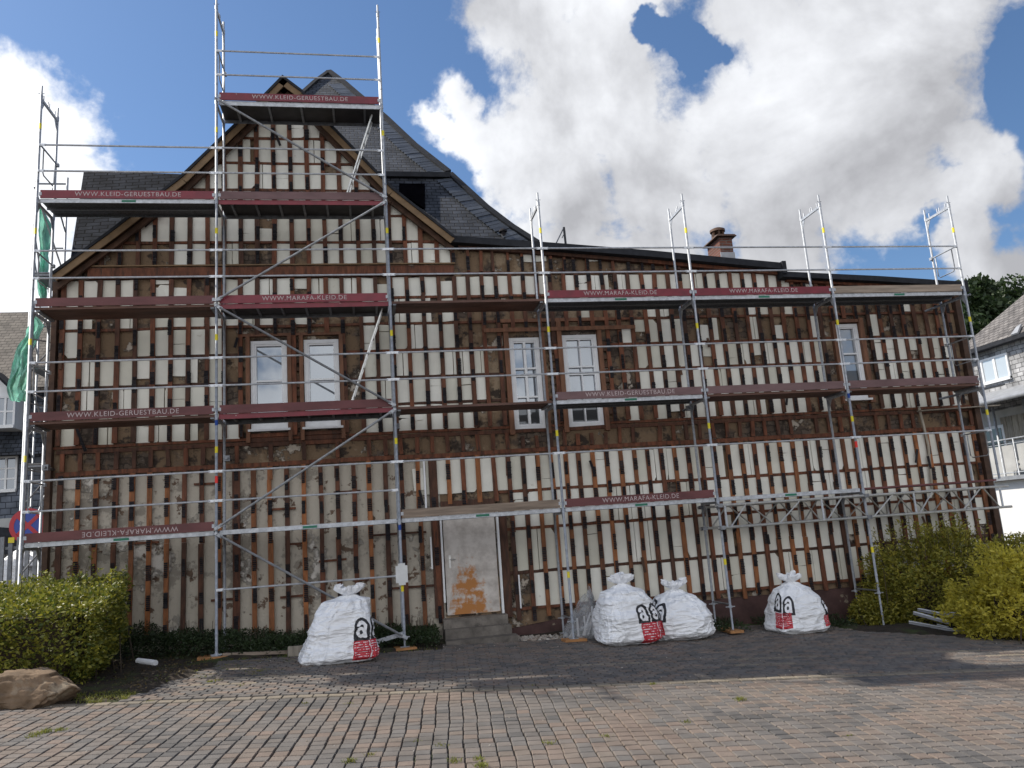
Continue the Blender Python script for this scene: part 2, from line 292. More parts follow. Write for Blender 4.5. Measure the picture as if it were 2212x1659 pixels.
# masonry: brown stone, mortar and brick with leftover plaster
def masonry(name, plaster):
    m=bpy.data.materials.new(name); m.use_nodes=True; t=m.node_tree; n=t.nodes; l=t.links; b=n['Principled BSDF']; b.inputs['Roughness'].default_value=.92
    tcx=n.new('ShaderNodeTexCoord'); mp=n.new('ShaderNodeMapping'); l.new(tcx.outputs['Object'], mp.inputs[0]); mp.inputs['Rotation'].default_value=(R(90),0,0)
    dn=n.new('ShaderNodeTexNoise'); dn.inputs['Scale'].default_value=4; dn.inputs['Detail'].default_value=4; l.new(mp.outputs[0], dn.inputs['Vector'])
    va=n.new('ShaderNodeMixRGB'); va.blend_type='LINEAR_LIGHT'; va.inputs[0].default_value=.12; l.new(mp.outputs[0], va.inputs[1]); l.new(dn.outputs['Color'], va.inputs[2])
    br=n.new('ShaderNodeTexBrick'); l.new(va.outputs[0], br.inputs['Vector']); br.inputs['Scale'].default_value=1; br.inputs['Brick Width'].default_value=.26; br.inputs['Row Height'].default_value=.115
    br.inputs['Mortar Size'].default_value=.014; br.inputs['Color1'].default_value=(.085,.060,.045,1); br.inputs['Color2'].default_value=(.13,.10,.078,1); br.inputs['Mortar'].default_value=(.05,.037,.028,1)
    def nz(s,d=8,r=.65):
        q=n.new('ShaderNodeTexNoise'); q.inputs['Scale'].default_value=s; q.inputs['Detail'].default_value=d; q.inputs['Roughness'].default_value=r; l.new(mp.outputs[0], q.inputs['Vector']); return q.outputs['Fac']
    def layer(base, fac, a, bb, c):
        r=n.new('ShaderNodeMapRange'); l.new(fac, r.inputs[0]); r.inputs[1].default_value=a; r.inputs[2].default_value=bb
        x=n.new('ShaderNodeMix'); x.data_type='RGBA'; l.new(r.outputs[0], x.inputs[0]); l.new(base, x.inputs[6]); x.inputs[7].default_value=(*c,1); return x.outputs[2], r.outputs[0]
    o=br.outputs['Color']
    if plaster:
        o,_=layer(o, nz(1.5), .34,.38, (.50,.455,.38))
        o,_=layer(o, nz(1.3,10,.7), .53,.57, (.30,.27,.225))
        o,pf=layer(o, nz(1.1,10,.7), .56,.60, (.66,.62,.56))
        o,_=layer(o, nz(3.7), .60,.63, (.15,.10,.07))
    else:
        o,_=layer(o, nz(1.2), .44,.50, (.20,.135,.082)); o,_=layer(o, nz(.9,9,.7), .55,.60, (.30,.225,.15))
        o,_=layer(o, nz(2.6), .54,.60, (.045,.032,.024))
        o,pf=layer(o, nz(1.6,10,.7), .58,.61, (.48,.42,.35))
    l.new(o, b.inputs['Base Color'])
    bu=n.new('ShaderNodeBump'); bu.inputs['Strength'].default_value=.9; bu.inputs['Distance'].default_value=.03
    ad=n.new('ShaderNodeMath'); l.new(nz(9), ad.inputs[0]); l.new(pf, ad.inputs[1]); l.new(ad.outputs[0], bu.inputs['Height']); l.new(bu.outputs[0], b.inputs['Normal'])
    return m
M['mason']=masonry('brown_masonry', False); M['plaster']=masonry('patchy_plaster', True)

# ------------------------------------------------------------------ ground, soil, paving (structure)
g=MB()
xs=[-150,-60,-20,-9,-5,0,5,10,14,17,25,60,150]; ys=[-80,-30,-14,-8,-4,-1,1,3,8,20,60,200]
g.grid([[(x,y,gz(x,y)-.05) for y in ys] for x in xs], t=.5, sm=False)
tag(g.build('ground', M['ground']), kind='structure')
def border(x): return -3.15-.1*x
def in_soil(x, y):
    if y < border(x)-.02: return False
    if x < -.62: return True
    if x < .05: return y > -3.1+ (x+.62)*3.6
    if x < 3.75: return y > -.12
    return y > .62 and x < 5.2 or y > .95 or (x>11.3 and y > -.35-(x-11.3)*1.1)
PA=math.atan(-.1); cu=Vector((math.cos(PA),math.sin(PA))); cv=Vector((-math.sin(PA),math.cos(PA)))
def block(mb, u, v, wu, wv, m=0, t=None, dz=0):
    o=Vector((0,-3.15)); tl=[random.gauss(0,.0011) for _ in range(3)]; a=.007; pts=[]
    for (hu,hv,zz) in ((wu/2,wv/2,-.028),(wu/2,wv/2,-.009),(wu/2-a,wv/2-a,0)):
        for sx,sy in ((-1,-1),(1,-1),(1,1),(-1,1)):
            p=o+cu*(u+sx*hu)+cv*(v+sy*hv); pts.append((p.x,p.y,gz(p.x,p.y)+zz+dz+tl[0]+tl[1]*sx+tl[2]*sy))
    i=len(mb.v); mb.v+=pts; t=random.random() if t is None else t
    for k in (0,4):
        for j in range(4):
            mb.f.append((i+k+j, i+k+(j+1)%4, i+k+4+(j+1)%4, i+k+4+j)); mb.m.append(m); mb.t.append(t); mb.s.append(False)
    mb.f.append((i+8,i+9,i+10,i+11)); mb.m.append(m); mb.t.append(t); mb.s.append(False)
M['pavA']=mat('concrete_paver', (.150,.128,.112), (.124,.115,.108), rough=.88, var=.22, scale=3, bump=.35, bscale=70, spots=[((.09,.08,.07),1.4,.60,.16)])
M['pavB']=mat('rosy_concrete_paver', (.172,.130,.106), (.160,.132,.110), rough=.88, var=.2, scale=3, bump=.35, bscale=70)
M['pavC']=mat('sandy_edge_paver', (.22,.185,.14), (.18,.155,.125), rough=.88, var=.2, scale=3, bump=.35, bscale=70)
M['pavD']=mat('dark_concrete_paver', (.088,.083,.080), (.104,.097,.092), rough=.88, var=.25, scale=3, bump=.35, bscale=70)
p=MB()
FW,FD=.150,.160
nu=int(19/FW)
for c in range(-int(6/FW), int(15.5/FW)):
    jit=.03*noise.noise(Vector((c*.45,0,7)))+.006*random.random()
    for k in range(0, 36):
        u=c*FW+.007*math.sin(k*.55+.4*c)+.004*math.sin(k*1.7+c); v=-.20-(k+.5)*FD-jit+random.gauss(0,.001)
        q=Vector((0,-3.15))+cu*u+cv*v
        s=noise.noise(Vector((q.x*.7,q.y*.7,3.1)))*.9+random.gauss(0,.30)
        m=1 if s>.12 else (3 if s<-.55 else 0)
        block(p,u,v,FW-.011,FD-.014,m)
for c in range(-int(6/.19), int(15.5/.19)):
    block(p, c*.19, -.085, .182, .135, 2)
BW,BD=.182,.118
for r in range(0, 46):
    for c in range(-int(3/BW), int(15.5/BW)):
        u=(c+(r%2)*.36)*BW+.01*math.sin(r*.7); v=.05+(r+.5)*BD; q=Vector((0,-3.15))+cu*u+cv*v
        if in_soil(q.x,q.y) or q.y>1.0: continue
        m = 2 if (r==11 and math.sin(c*.45)>-.1) or (r==7 and math.sin(c*.3+1)>.75) else (1 if random.random()<.3 else (3 if random.random()<.22 else 0))
        block(p,u,v,BW-.013,BD-.012,m)
tag(p.build('paving',[M['pavA'],M['pavB'],M['pavC'],M['pavD']]), kind='structure')
j=MB(); xs=[-7+ .5*i for i in range(48)]; ys=[-9.5+.5*i for i in range(22)]
j.grid([[(x,y,gz(x,y)-.019) for y in ys] for x in xs], t=.5, sm=False); tag(j.build('paving_bed',M['joint']),kind='structure')
s=MB(); n_=60
P=[]
for i in range(0,91):
    x=-7+i*.25; row=[]
    for k in range(0,41):
        y=-3.7+k*.12
        inside=in_soil(x,y)
        h=.012+.05*noise.noise(Vector((x*1.3,y*1.3,0)))+.03*noise.noise(Vector((x*5,y*5,4)))
        row.append((x,y,gz(x,y)+(h+.015 if inside else -.03)))
    P.append(row)
s.grid(P,t=.5); tag(s.build('soil',M['soil']),kind='structure')

# ------------------------------------------------------------------ main house
WY=1.16                                   # face of the masonry
WZ=[10.38,9.83,9.28,8.70,8.15,7.59,7.05,6.41,5.87,5.32,4.77,4.24,3.68]
house=thing('half_stripped_house','long gabled house stripped to brown battens and white insulation, standing behind the scaffolding','house',(6.4,4,0))
def hp(o): o.parent=house; o.matrix_parent_inverse=Matrix.Translation((-6.4,-4,0)); return o
XL,XR=-3.05,15.93
verge_px=[(118,597),(240,508),(395,388),(520,268),(612,174),(655,206),(700,262),(850,415),(980,517)]
verge=[at(x,y,.95) for x,y in verge_px]
topline=[(at(x,y,1.1).x, at(x,y,1.1).z) for x,y in verge_px]
rtop=[(topline[-1][0],topline[-1][1])]+[(at(x,y,1.1).x, at(x,y,1.1).z) for x,y in [(1170,527),(1400,548),(1690,578)]]+[(at(1690,588,1.1).x,at(1690,588,1.1).z),(XR,6.50)]
def ztop(x):
    pts=topline+rtop[1:]
    for (a,b),(c,d) in zip(pts,pts[1:]):
        if a<=x<=c: return b+(d-b)*(x-a)/max(1e-6,c-a)
    return pts[0][1] if x<pts[0][0] else pts[-1][1]
wins=[('w1',.42,1.09,3.86,5.58),('w2',1.41,2.07,3.86,5.58),('w3',5.46,6.09,3.62,5.51),('w4',6.57,7.31,3.62,5.54),('w5',12.78,13.33,3.95,5.63)]
door=(3.90,4.94,.17,2.12)
holes=[(a,b,c,d) for _,a,b,c,d in wins]+[door]
wm=MB()
xsn=sorted(set([XL,XR,3.9]+[h[0] for h in holes]+[h[1] for h in holes])); zsn=sorted(set([-1.2,3.12,6.45]+[h[2] for h in holes]+[h[3] for h in holes]))
for a,b in zip(xsn,xsn[1:]):
    for c,d in zip(zsn,zsn[1:]):
        mx_,mz_=(a+b)/2,(c+d)/2
        if any(h[0]<mx_<h[1] and h[2]<mz_<h[3] for h in holes): continue
        wm.face([(a,WY,c),(b,WY,c),(b,WY,d),(a,WY,d)], 1 if (mx_<3.9 and mz_<3.12) else 0)
for h in holes:                                                   # reveals
    a,b,c,d=h; D=.28
    wm.face([(a,WY,c),(a,WY+D,c),(a,WY+D,d),(a,WY,d)]); wm.face([(b,WY,c),(b,WY,d),(b,WY+D,d),(b,WY+D,c)])
    wm.face([(a,WY,c),(b,WY,c),(b,WY+D,c),(a,WY+D,c)]); wm.face([(a,WY,d),(a,WY+D,d),(b,WY+D,d),(b,WY,d)])
pts=[(XL,6.45)]+[(max(XL,x),z-.06) for x,z in topline]+[(x,z-.08) for x,z in rtop[1:]]+[(XR,6.45)]
for (a,b),(c,d) in zip(pts[1:-1],pts[2:]):
    if c-a>1e-4: wm.face([(a,WY,6.45),(c,WY,6.45),(c,WY,max(d,6.46)),(a,WY,max(b,6.46))])
for X in (XL,XR): wm.face([(X,WY,-1.2),(X,9,-1.2),(X,9,6.4),(X,WY,6.4)])
wm.face([(XL,9,-1.2),(XR,9,-1.2),(XR,9,6.4),(XL,9,6.4)])
hp(wm.build('wall',[M['mason'],M['plaster']]))
pl=MB(); 
for a,b in ((5.02,XR+.03),):
    n=30
    top=[(a+(b-a)*i/n) for i in range(n+1)]
    pl.grid([[(x,1.12-.02*noise.noise(Vector((x*2,0,0))),gz(x,1)-.3),(x,1.10,.02-.2*max(0,(7-x)/2)*(x<7))] for x in top],t=.5)
    pl.grid([[(x,1.10,.02-.2*max(0,(7-x)/2)*(x<7)),(x,1.17,.03-.2*max(0,(7-x)/2)*(x<7))] for x in top],t=.5)
hp(pl.build('plinth',M['plinth']))
st=MB()
st.box(3.82,5.02,.84,1.14,gz(4.4,1)-.1,.13,t=.8); st.box(3.82,5.04,.60,.839,gz(4.4,1)-.1,-.03,t=.4); st.box(3.80,5.10,.30,.599,gz(4.4,1)-.1,-.19,t=.2)
hp(st.build('steps',M['concrete']))

# windows
def window(x0,x1,z0,z1,cols,rows,dark_from=None,sill=True,double=False):
    f=MB(); fw=.07; y0,y1=1.115,1.24
    f.box(x0,x0+fw,y0,y1,z0,z1); f.box(x1-fw,x1,y0,y1,z0,z1); f.box(x0+fw,x1-fw,y0,y1,z0,z0+fw*1.1); f.box(x0+fw,x1-fw,y0,y1,z1-fw,z1)
    iw=.032; a,b,c,d=x0+fw,x1-fw,z0+fw*1.1,z1-fw
    f.box(a,a+iw,y0+.018,y1-.02,c,d); f.box(b-iw,b,y0+.018,y1-.02,c,d); f.box(a+iw,b-iw,y0+.018,y1-.02,c,c+iw); f.box(a+iw,b-iw,y0+.018,y1-.02,d-iw,d)
    for k in range(1,cols):
        xm=x0+(x1-x0)*k/cols; ww=.026 if not double else .05; f.box(xm-ww/2,xm+ww/2,y0+.004,y1-.03,c+iw,d-iw)
    for r in rows:
        zm=z1-(z1-z0)*r; f.box(a+iw,b-iw,y0+.010,y1-.03,zm-.018,zm+.018)
    o=hp(f.build('window',M['white']))
    gm=MB()
    zs=d if dark_from is None else z1-(z1-z0)*dark_from
    gm.box(a+.01,b-.01,1.19,1.20,c+.01,min(zs,d),0); 
    if dark_from is not None: 
        gm=MB(); gm.box(a+.01,b-.01,1.19,1.20,zs,d-.01,0); gm.box(a+.01,b-.01,1.19,1.20,c+.01,zs-.001,1)
    q=gm.build('pane',[M['glass'],M['glassdk']],o)
    if sill:
        s_=MB(); s_.box(x0-.05,x1+.05,1.03,1.13,z0-.045,z0-.003); s_.build('sill',M['white'],o)
    return o
window(.42,1.09,3.86,5.58,1,[.46],.93); window(1.41,2.07,3.86,5.58,1,[.46],.93)
window(5.46,6.09,3.62,5.51,2,[.34,.42,.65],.72,False,True); window(6.57,7.31,3.62,5.54,2,[.35,.43,.66],.72,False)
window(12.78,13.33,3.95,5.63,1,[.40],.62)
# white reveal boards round the two right-centre windows
# door
def doormat():
    m=bpy.data.materials.new('stained_pale_door'); m.use_nodes=True; t=m.node_tree; n=t.nodes; l=t.links; b=n['Principled BSDF']; b.inputs['Roughness'].default_value=.6
    tcx=n.new('ShaderNodeTexCoord')
    def nz(s,d=8):
        q=n.new('ShaderNodeTexNoise'); q.inputs['Scale'].default_value=s; q.inputs['Detail'].default_value=d; q.inputs['Roughness'].default_value=.65; l.new(tcx.outputs['Object'], q.inputs['Vector']); return q.outputs['Fac']
    sp=n.new('ShaderNodeSeparateXYZ'); l.new(tcx.outputs['Object'], sp.inputs[0])
    def mt(op,a,b=None,c=None):
        q=n.new('ShaderNodeMath'); q.operation=op
        for i,v in enumerate((a,b,c)):
            if v is None: continue
            if hasattr(v,'is_output'): l.new(v,q.inputs[i])
            else: q.inputs[i].default_value=v
        return q.outputs[0]
    # stain: worn patch wide at the bottom and narrowing upwards (object space: x 0..1, z 0..2)
    dx=mt('ABSOLUTE',mt('SUBTRACT',sp.outputs[0],.42)); half=mt('MULTIPLY_ADD',sp.outputs[2],-.30,.42)
    f=mt('SUBTRACT',half,dx); f=mt('MULTIPLY',f,2.6); f=mt('MINIMUM',f,.46); top=mt('MULTIPLY_ADD',sp.outputs[2],-2.2,2.05); f=mt('MINIMUM',f,top)
    f=mt('ADD',f,mt('MULTIPLY',mt('SUBTRACT',nz(5),.5),3.4)); r=n.new('ShaderNodeMapRange'); l.new(f,r.inputs[0]); r.inputs[1].default_value=.0; r.inputs[2].default_value=.45
    g1=n.new('ShaderNodeMapRange'); l.new(nz(3.5),g1.inputs[0]); g1.inputs[1].default_value=.42; g1.inputs[2].default_value=.68
    a=n.new('ShaderNodeMix'); a.data_type='RGBA'; l.new(g1.outputs[0],a.inputs[0]); a.inputs[6].default_value=(.60,.56,.52,1); a.inputs[7].default_value=(.36,.32,.29,1)
    c=n.new('ShaderNodeMix'); c.data_type='RGBA'; l.new(r.outputs[0],c.inputs[0]); l.new(a.outputs[2],c.inputs[6]); c.inputs[7].default_value=(.42,.17,.04,1)
    g2=n.new('ShaderNodeMapRange'); l.new(nz(14),g2.inputs[0]); g2.inputs[1].default_value=.68; g2.inputs[2].default_value=.72
    e=n.new('ShaderNodeMix'); e.data_type='RGBA'; l.new(g2.outputs[0],e.inputs[0]); l.new(c.outputs[2],e.inputs[6]); e.inputs[7].default_value=(.08,.06,.05,1)
    l.new(e.outputs[2],b.inputs['Base Color']); return m
dm=MB(); dm.box(0,1.0,0,.045,0,1.92,t=.5)
dob=hp(dm.build('door',doormat())); dob.location=(3.925,1.12,.18); dob['label']='pale door with an orange worn patch'
hm=MB(); hm.box(.075,.115,-.012,-.001,.86,1.10); hm.tube([(.095,-.045,1.02),(.095,-.02,1.02)],.008); hm.tube([(.095,-.045,1.02),(.20,-.045,1.02)],.008); hm.build('door_handle',M['alu'],dob)
for nm,bx in (('door_frame',(3.865,3.90,1.06,1.14,.42,2.15)),('door_frame',(4.955,4.995,1.04,1.14,.14,2.15)),('white_strip',(3.60,3.635,1.05,1.069,2.0,3.1)),('white_strip',(3.66,3.69,1.05,1.069,1.05,1.65)),('white_strip',(5.30,5.325,1.02,1.05,.20,.82))):
    m_=MB(); m_.box(*bx,0); hp(m_.build(nm,M['white']))
for bx in ((3.70,3.862,1.08,1.158,.15,3.1),(5.0,5.16,1.08,1.158,.05,2.2),(3.9,4.95,1.08,1.158,2.13,2.3)):
    m_=MB(); m_.box(*bx,0,.9); hp(m_.build('door_post',M['batten']))

# horizontal battens (behind) and vertical battens (in front)
def blocked(x0,x1,z0,z1,pad=.03):
    return any(x0<h[1]+pad and x1>h[0]-pad and z0<h[3]+pad and z1>h[2]-pad for h in holes)
LOWZ=[3.12,2.42,1.69,.86,.17]
def hb(z, x0, x1, hgt=.05, y=1.112):
    segs=[(x0,x1)]
    for h in holes:
        if h[2]-.02<z<h[3]+.02:
            ns=[]
            for a,b in segs:
                if b<h[0]-.02 or a>h[1]+.02: ns.append((a,b)); continue
                if a<h[0]-.04: ns.append((a,h[0]-.03))
                if b>h[1]+.04: ns.append((h[1]+.03,b))
            segs=ns
    for a,b in segs:
        if b-a<.06: continue
        n=max(1,int((b-a)/.5)); P=[]
        zs_=[z+.02*noise.noise(Vector((a+(b-a)*k/n,z*3,0))) for k in range(n+1)]
        for (dy,dz) in ((WY-.002,-hgt/2),(y,-hgt/2),(y,hgt/2),(WY-.002,hgt/2)): P.append([(a+(b-a)*k/n,dy,zs_[k]+dz) for k in range(n+1)])
        mb=MB(); mb.grid(P,0,random.random(),closed_u=True,sm=False); hp(mb.build('cross_batten',M['batten']))
def xspan(z):
    xs_=[x/50 for x in range(int(XL*50),int(XR*50)) if ztop(x/50)-.12>z]
    return (min(xs_),max(xs_)) if xs_ else None
for z in WZ:
    s_=xspan(z)
    if z==7.05: s_=(-2.6,4.4)
    if s_: hb(z,s_[0]+.02,s_[1])
    if z==7.05:
        b_=MB(); b_.box(-2.5,4.42,1.04,1.15,6.86,7.06,0,.3); b_.box(-2.45,4.45,1.0,1.06,7.075,7.10,1,.3); hp(b_.build('fascia_beam',[M['batten'],M['rake']]))
hb(6.90,4.6,11.6); hb(3.60,XL+.1,XR-.05,.07); hb(3.20,XL+.1,XR-.05,.08)
for z in LOWZ[1:]: hb(z,5.05,XR-.05,.055)
for x0,x1,z in ((-.6,-.2,2.9),(1.0,1.4,1.7),(1.6,2.1,1.35),(2.6,3.6,1.75),(2.9,3.7,.75),(-.3,.2,.8),(.7,1.2,2.35),(1.9,2.4,2.6),(-1.6,-1.2,1.9),(2.2,2.5,.95),(.9,1.3,.75)):
    hb(z,x0,x1,.04)
random.seed(11)
scr=MB()
def vb(x, z0, z1, wd=.086, off=0):
    """one vertical batten line with black roofing scraps nailed on"""
    segs=[(z0,z1)]
    for h in holes:
        if h[0]-.05<x<h[1]+.05:
            ns=[]
            for a,b in segs:
                if b<h[2]-.06 or a>h[3]+.06: ns.append((a,b)); continue
                if a<h[2]-.14: ns.append((a,h[2]-.13))
                if b>h[3]+.14: ns.append((h[3]+.12,b))
            segs=ns
    lt=0 if z0>2.5 or random.random()<.45 else 1
    for a,b in segs:
        mb=MB(); z=a
        while z<b-.02:
            e=min(b,z+random.choice((1.1,1.64,2.2))); 
            if b-e<.15: e=b
            j1,j2=random.gauss(0,.007),random.gauss(0,.007); y=1.072; w2=wd/2*random.uniform(.9,1.1)
            mb.hexa([(x-w2+j1,y,z),(x+w2+j1,y,z),(x+w2+j1,1.110,z),(x-w2+j1,1.110,z),(x-w2+j2,y,e-.004),(x+w2+j2,y,e-.004),(x+w2+j2,1.110,e-.004),(x-w2+j2,1.110,e-.004)],lt)
            z=e
    # scraps: ridged black strips at a regular stagger
        zz=a+off*.5+random.uniform(-.03,.03)
        while zz<b-.1:
            hh=random.uniform(.20,.32); 
            if random.random()<.80:
                w3=random.uniform(.028,.041); xo=random.gauss(0,.006); ys=1.060; dzr=random.uniform(-.02,.02)
                k=0; step=.034; zt=zz
                while zt<min(zz+hh,b):
                    ze=min(zt+step*.8,b); mb.box(x-w3+xo+random.gauss(0,.002),x+w3+xo+random.gauss(0,.003),ys-random.random()*.008,1.0715,zt,ze,2)
                    zt+=step
                if random.random()<.25: mb.box(x-w3*.9+xo,x+w3*.9+xo,1.066,1.0712,zz-.01,min(zz+hh,b)+.01,2)
            zz+=random.choice((.5,.54,.56,.9) if z0>2 else (.52,.52,.56))
        if mb.f: hp(mb.build('batten',[M['batten'],M['battenlt'],M['scrap']]))
vx=[]; x=-2.92; i=0
upper=[]; 
while x<XR-.04:
    upper.append(x); x+=(.318 if x<4.3 else .287)+random.gauss(0,.007)
for i,x in enumerate(upper):
    t=ztop(x)-.14
    if x<4.45:
        vb(x,3.72,min(6.84,t),off=i%2)
        if t>7.2: vb(x+.012,7.12,t,off=(i+1)%2)
    else:
        vb(x,3.72,t if x>11.8 else 6.86,off=i%2)
        if x<11.7: vb(x+random.gauss(0,.03),6.93,t,wd=.06)
lower=[]; x=-2.85; i=0
while x<XR-.04:
    lower.append(x); x+=(.300 if x<5 else .290)+random.gauss(0,.007)
for i,x in enumerate(lower):
    wide=.086 if i not in (10,) else .13
    bot=gz(x,1)+.25 if x<3.85 else (.03 if x>5.9 else -.02)
    vb(x,bot+random.uniform(-.04,.05),3.16,wd=wide,off=i%2); 
for i,x in enumerate(lower[::1]):                                 # short studs in the dark storey band
    if random.random()<.8: vb(x+.02,3.25,3.57,wd=.075,off=5)
# window trim boards
def piece(name,mt,*a,t=None):
    m_=MB(); m_.box(*a,0,t); return hp(m_.build(name,mt))
for nme,a,b,c,d in wins[:2]:
    piece('window_trim',M['trim'],a-.085,a-.012,1.05,1.158,c-.25,d+.08,t=.3); piece('window_trim',M['trim'],b+.012,b+.085,1.05,1.158,c-.25,d+.08,t=.5); piece('window_trim',M['trim'],a-.2,b+.14,1.075,1.158,d+.085,d+.14,t=.7)
    for q in range(3): piece('window_trim',M['batten'],a-.01,b+.01,1.09,1.158,c-.33+q*.09,c-.26+q*.09)
for nme,a,b,c,d in wins[2:4]:
    piece('window_trim',M['trim'],a-.11,a-.012,1.04,1.158,c-.1,d+.28,t=.2); piece('window_trim',M['trim'],b+.012,b+.10,1.05,1.158,c-.1,d+.12,t=.2)
piece('lintel_board',M['trim'],4.95,8.15,1.02,1.038,5.62,5.70,t=.1); piece('lintel_board',M['trim'],5.3,7.6,1.074,1.158,5.83,5.90,t=.3)
a,b,c,d=wins[4][1:]; piece('window_trim',M['trim'],a-.09,a-.012,1.06,1.158,c-.1,d+.06,t=.6); piece('window_trim',M['trim'],b+.012,b+.12,1.05,1.158,c-.1,d+.12,t=.4); piece('window_trim',M['trim'],a-.005,b+.008,1.06,1.158,d+.03,d+.1,t=.6)
for X0 in (1.245,6.33,7.49):                                          # stacked wooden blocking between the windows
    z=3.7
    while z<5.45: h_=random.uniform(.05,.10); piece('blocking',M['soffit'],X0-.065,X0+.07,1.10,1.158,z,z+h_); z+=h_+random.uniform(.07,.10)
# corner boards
piece('corner_board',M['soffit'],XL-.04,XL+.05,1.03,1.158,.1,6.8,t=.8); piece('corner_board',M['soffit'],XR-.10,XR+.03,1.03,1.158,.0,6.42,t=.95); piece('corner_strip',M['galvd'],XR+.031,XR+.05,1.03,1.30,.0,6.42)

# insulation panels, one per opening between battens and courses
random.seed(5)
def cover(xm,z):
    """chance that a cell still has its white panel, as the photo shows"""
    if z>7.6: return .985 if -1.8<xm<3.75 else .2
    if z>7.1: return .62 if -.9<xm<4.3 else .15
    if z>6.88: return 0 if xm<11.0 else .15
    if z>6.41:
        if xm<-.2: return .75
        if xm>11.6: return .12
        return .96
    if z>3.68:
        if xm<-1.9: return .72
        if -1.9<=xm<0 and z>5.3: return .8
        if .0<=xm<2.5: return .30 if z<5.6 else .55
        if 4.5<xm<5.3: return .55 if z<5.3 else .0
        if 5.3<=xm<7.9: return .0 if z<5.75 else .3
        if 7.9<=xm<8.3: return .75
        if 9.3<xm<12.7: return .42 if z>5.3 else .97
        if 12.4<xm<13.5: return .12
        if xm>13.5: return (.22 if z>5.3 else .95)
        return .99
    if z>3.12: return .0
    if xm<3.55: return .0
    if xm<3.9: return .3
    return .98 if z>.8 else .93
cells=[]
def addcells(vs, zs, zr):
    for a,b in zip(vs,vs[1:]):
        for hi,lo in zip(zs,zs[1:]):
            xm=(a+b)/2; ta=min(hi-.026,ztop(a)-.20); tb=min(hi-.026,ztop(b)-.20)
            if min(ta,tb)<lo+.03 and max(ta,tb)<lo+.16: continue
            ta=max(ta,lo+.035); tb=max(tb,lo+.035)
            if blocked(a+.03,b-.03,lo,max(ta,tb),.10): continue
            if random.random()>cover(xm,(lo+ta)/2): continue
            cells.append((a+.031,b-.031,lo+.026,ta,tb))
addcells(upper,[10.9]+WZ[:6]+[7.12],0) ; addcells([x for x in upper],[6.86,6.41]+WZ[8:],0)
addcells([x for x in upper if x>11.4],[6.9,6.41],0)
addcells(lower,LOWZ,0)
cells=[c for c in cells if c[1]-c[0]>.05]
cells.sort(key=lambda c:-(c[1]-c[0])*((c[3]+c[4])/2-c[2])/((c[0]-2.6)**2+200))
def panel(mb,c,t):
    a,b,lo,ta,tb=c; h=(ta+tb)/2; slope=tb-ta; q=random.random() if abs(slope)<.02 else .9; y0=1.118; xa,xb=a,b
    j=lambda s=.006: random.gauss(0,s)
    parts=[]
    if q<.16: zc=lo+(h-lo)*random.uniform(.25,.8); parts=[(a,b,lo,zc-.005),(a,b,zc+.005,h)]
    elif q<.30: xc=a+(b-a)*random.uniform(.3,.75); parts=[(a,xc-.005,lo,h),(xc+.005,b,lo,h)]
    elif q<.335: parts=[(a,b,lo,lo+(h-lo)*random.uniform(.45,.8))]
    elif q<.365: parts=[(a,b,lo+(h-lo)*random.uniform(.2,.5),h)]
    elif q<.40: parts=[(a,a+(b-a)*random.uniform(.45,.75),lo,h)]
    else: parts=[(a,b,lo,h)]
    for (a,b,lo,h) in parts:
        y=y0+random.uniform(-.003,.012)
        sa=slope/2 if abs(slope)>=.02 else 0
        pts=[(a+abs(j(.003)),lo+j(.006)),(b-abs(j(.003)),lo+j(.006)),(b-abs(j(.003)),h+sa+j(.006)),(a+abs(j(.003)),h-sa+j(.006))]
        if random.random()<.13 and not sa:                            # a broken corner
            k=random.randrange(4); p_=pts[k]; pn=pts[(k+1)%4]; pp=pts[k-1]; f1,f2=random.uniform(.15,.5),random.uniform(.15,.4)
            if k%2: f1,f2=min(f1,.3),f2
            q1=(p_[0]+(pp[0]-p_[0])*f1,p_[1]+(pp[1]-p_[1])*f1*.5); q2=(p_[0]+(pn[0]-p_[0])*f2,p_[1]+(pn[1]-p_[1])*f2*.5)
            pts[k:k+1]=[q1,((q1[0]+q2[0])/2+j(),(q1[1]+q2[1])/2+j(.015)),q2]
        mb.prism([(x,y,z) for x,z in pts],(0,WY-.003-y,0),0,t)
rest=MB()
for k,c in enumerate(cells):
    if k<98:
        mb=MB(); panel(mb,c,random.random()**1.5); hp(mb.build('insulation_panel',M['foam']))
    else: panel(rest,c,random.random()**1.5)
# a few loose, tilted offcuts
for (x,z,w_,h_,r) in ((-1.05,6.55,.16,.2,.3),(-1.0,6.15,.17,.12,.25),(-.75,6.2,.2,.1,.5),(4.05,7.25,.16,.14,-.1),(3.5,2.75,.2,.42,.06),(3.55,4.05,.15,.3,.1)):
    cs,sn=math.cos(r),math.sin(r); rest.prism([(x+cs*u-sn*v,1.10,z+sn*u+cs*v) for u,v in ((-w_/2,-h_/2),(w_/2,-h_/2),(w_/2,h_/2),(-w_/2,h_/2))],(0,.03,0),0,.1)
o=hp(rest.build('insulation_panels',M['foam'])); o['kind']='stuff'
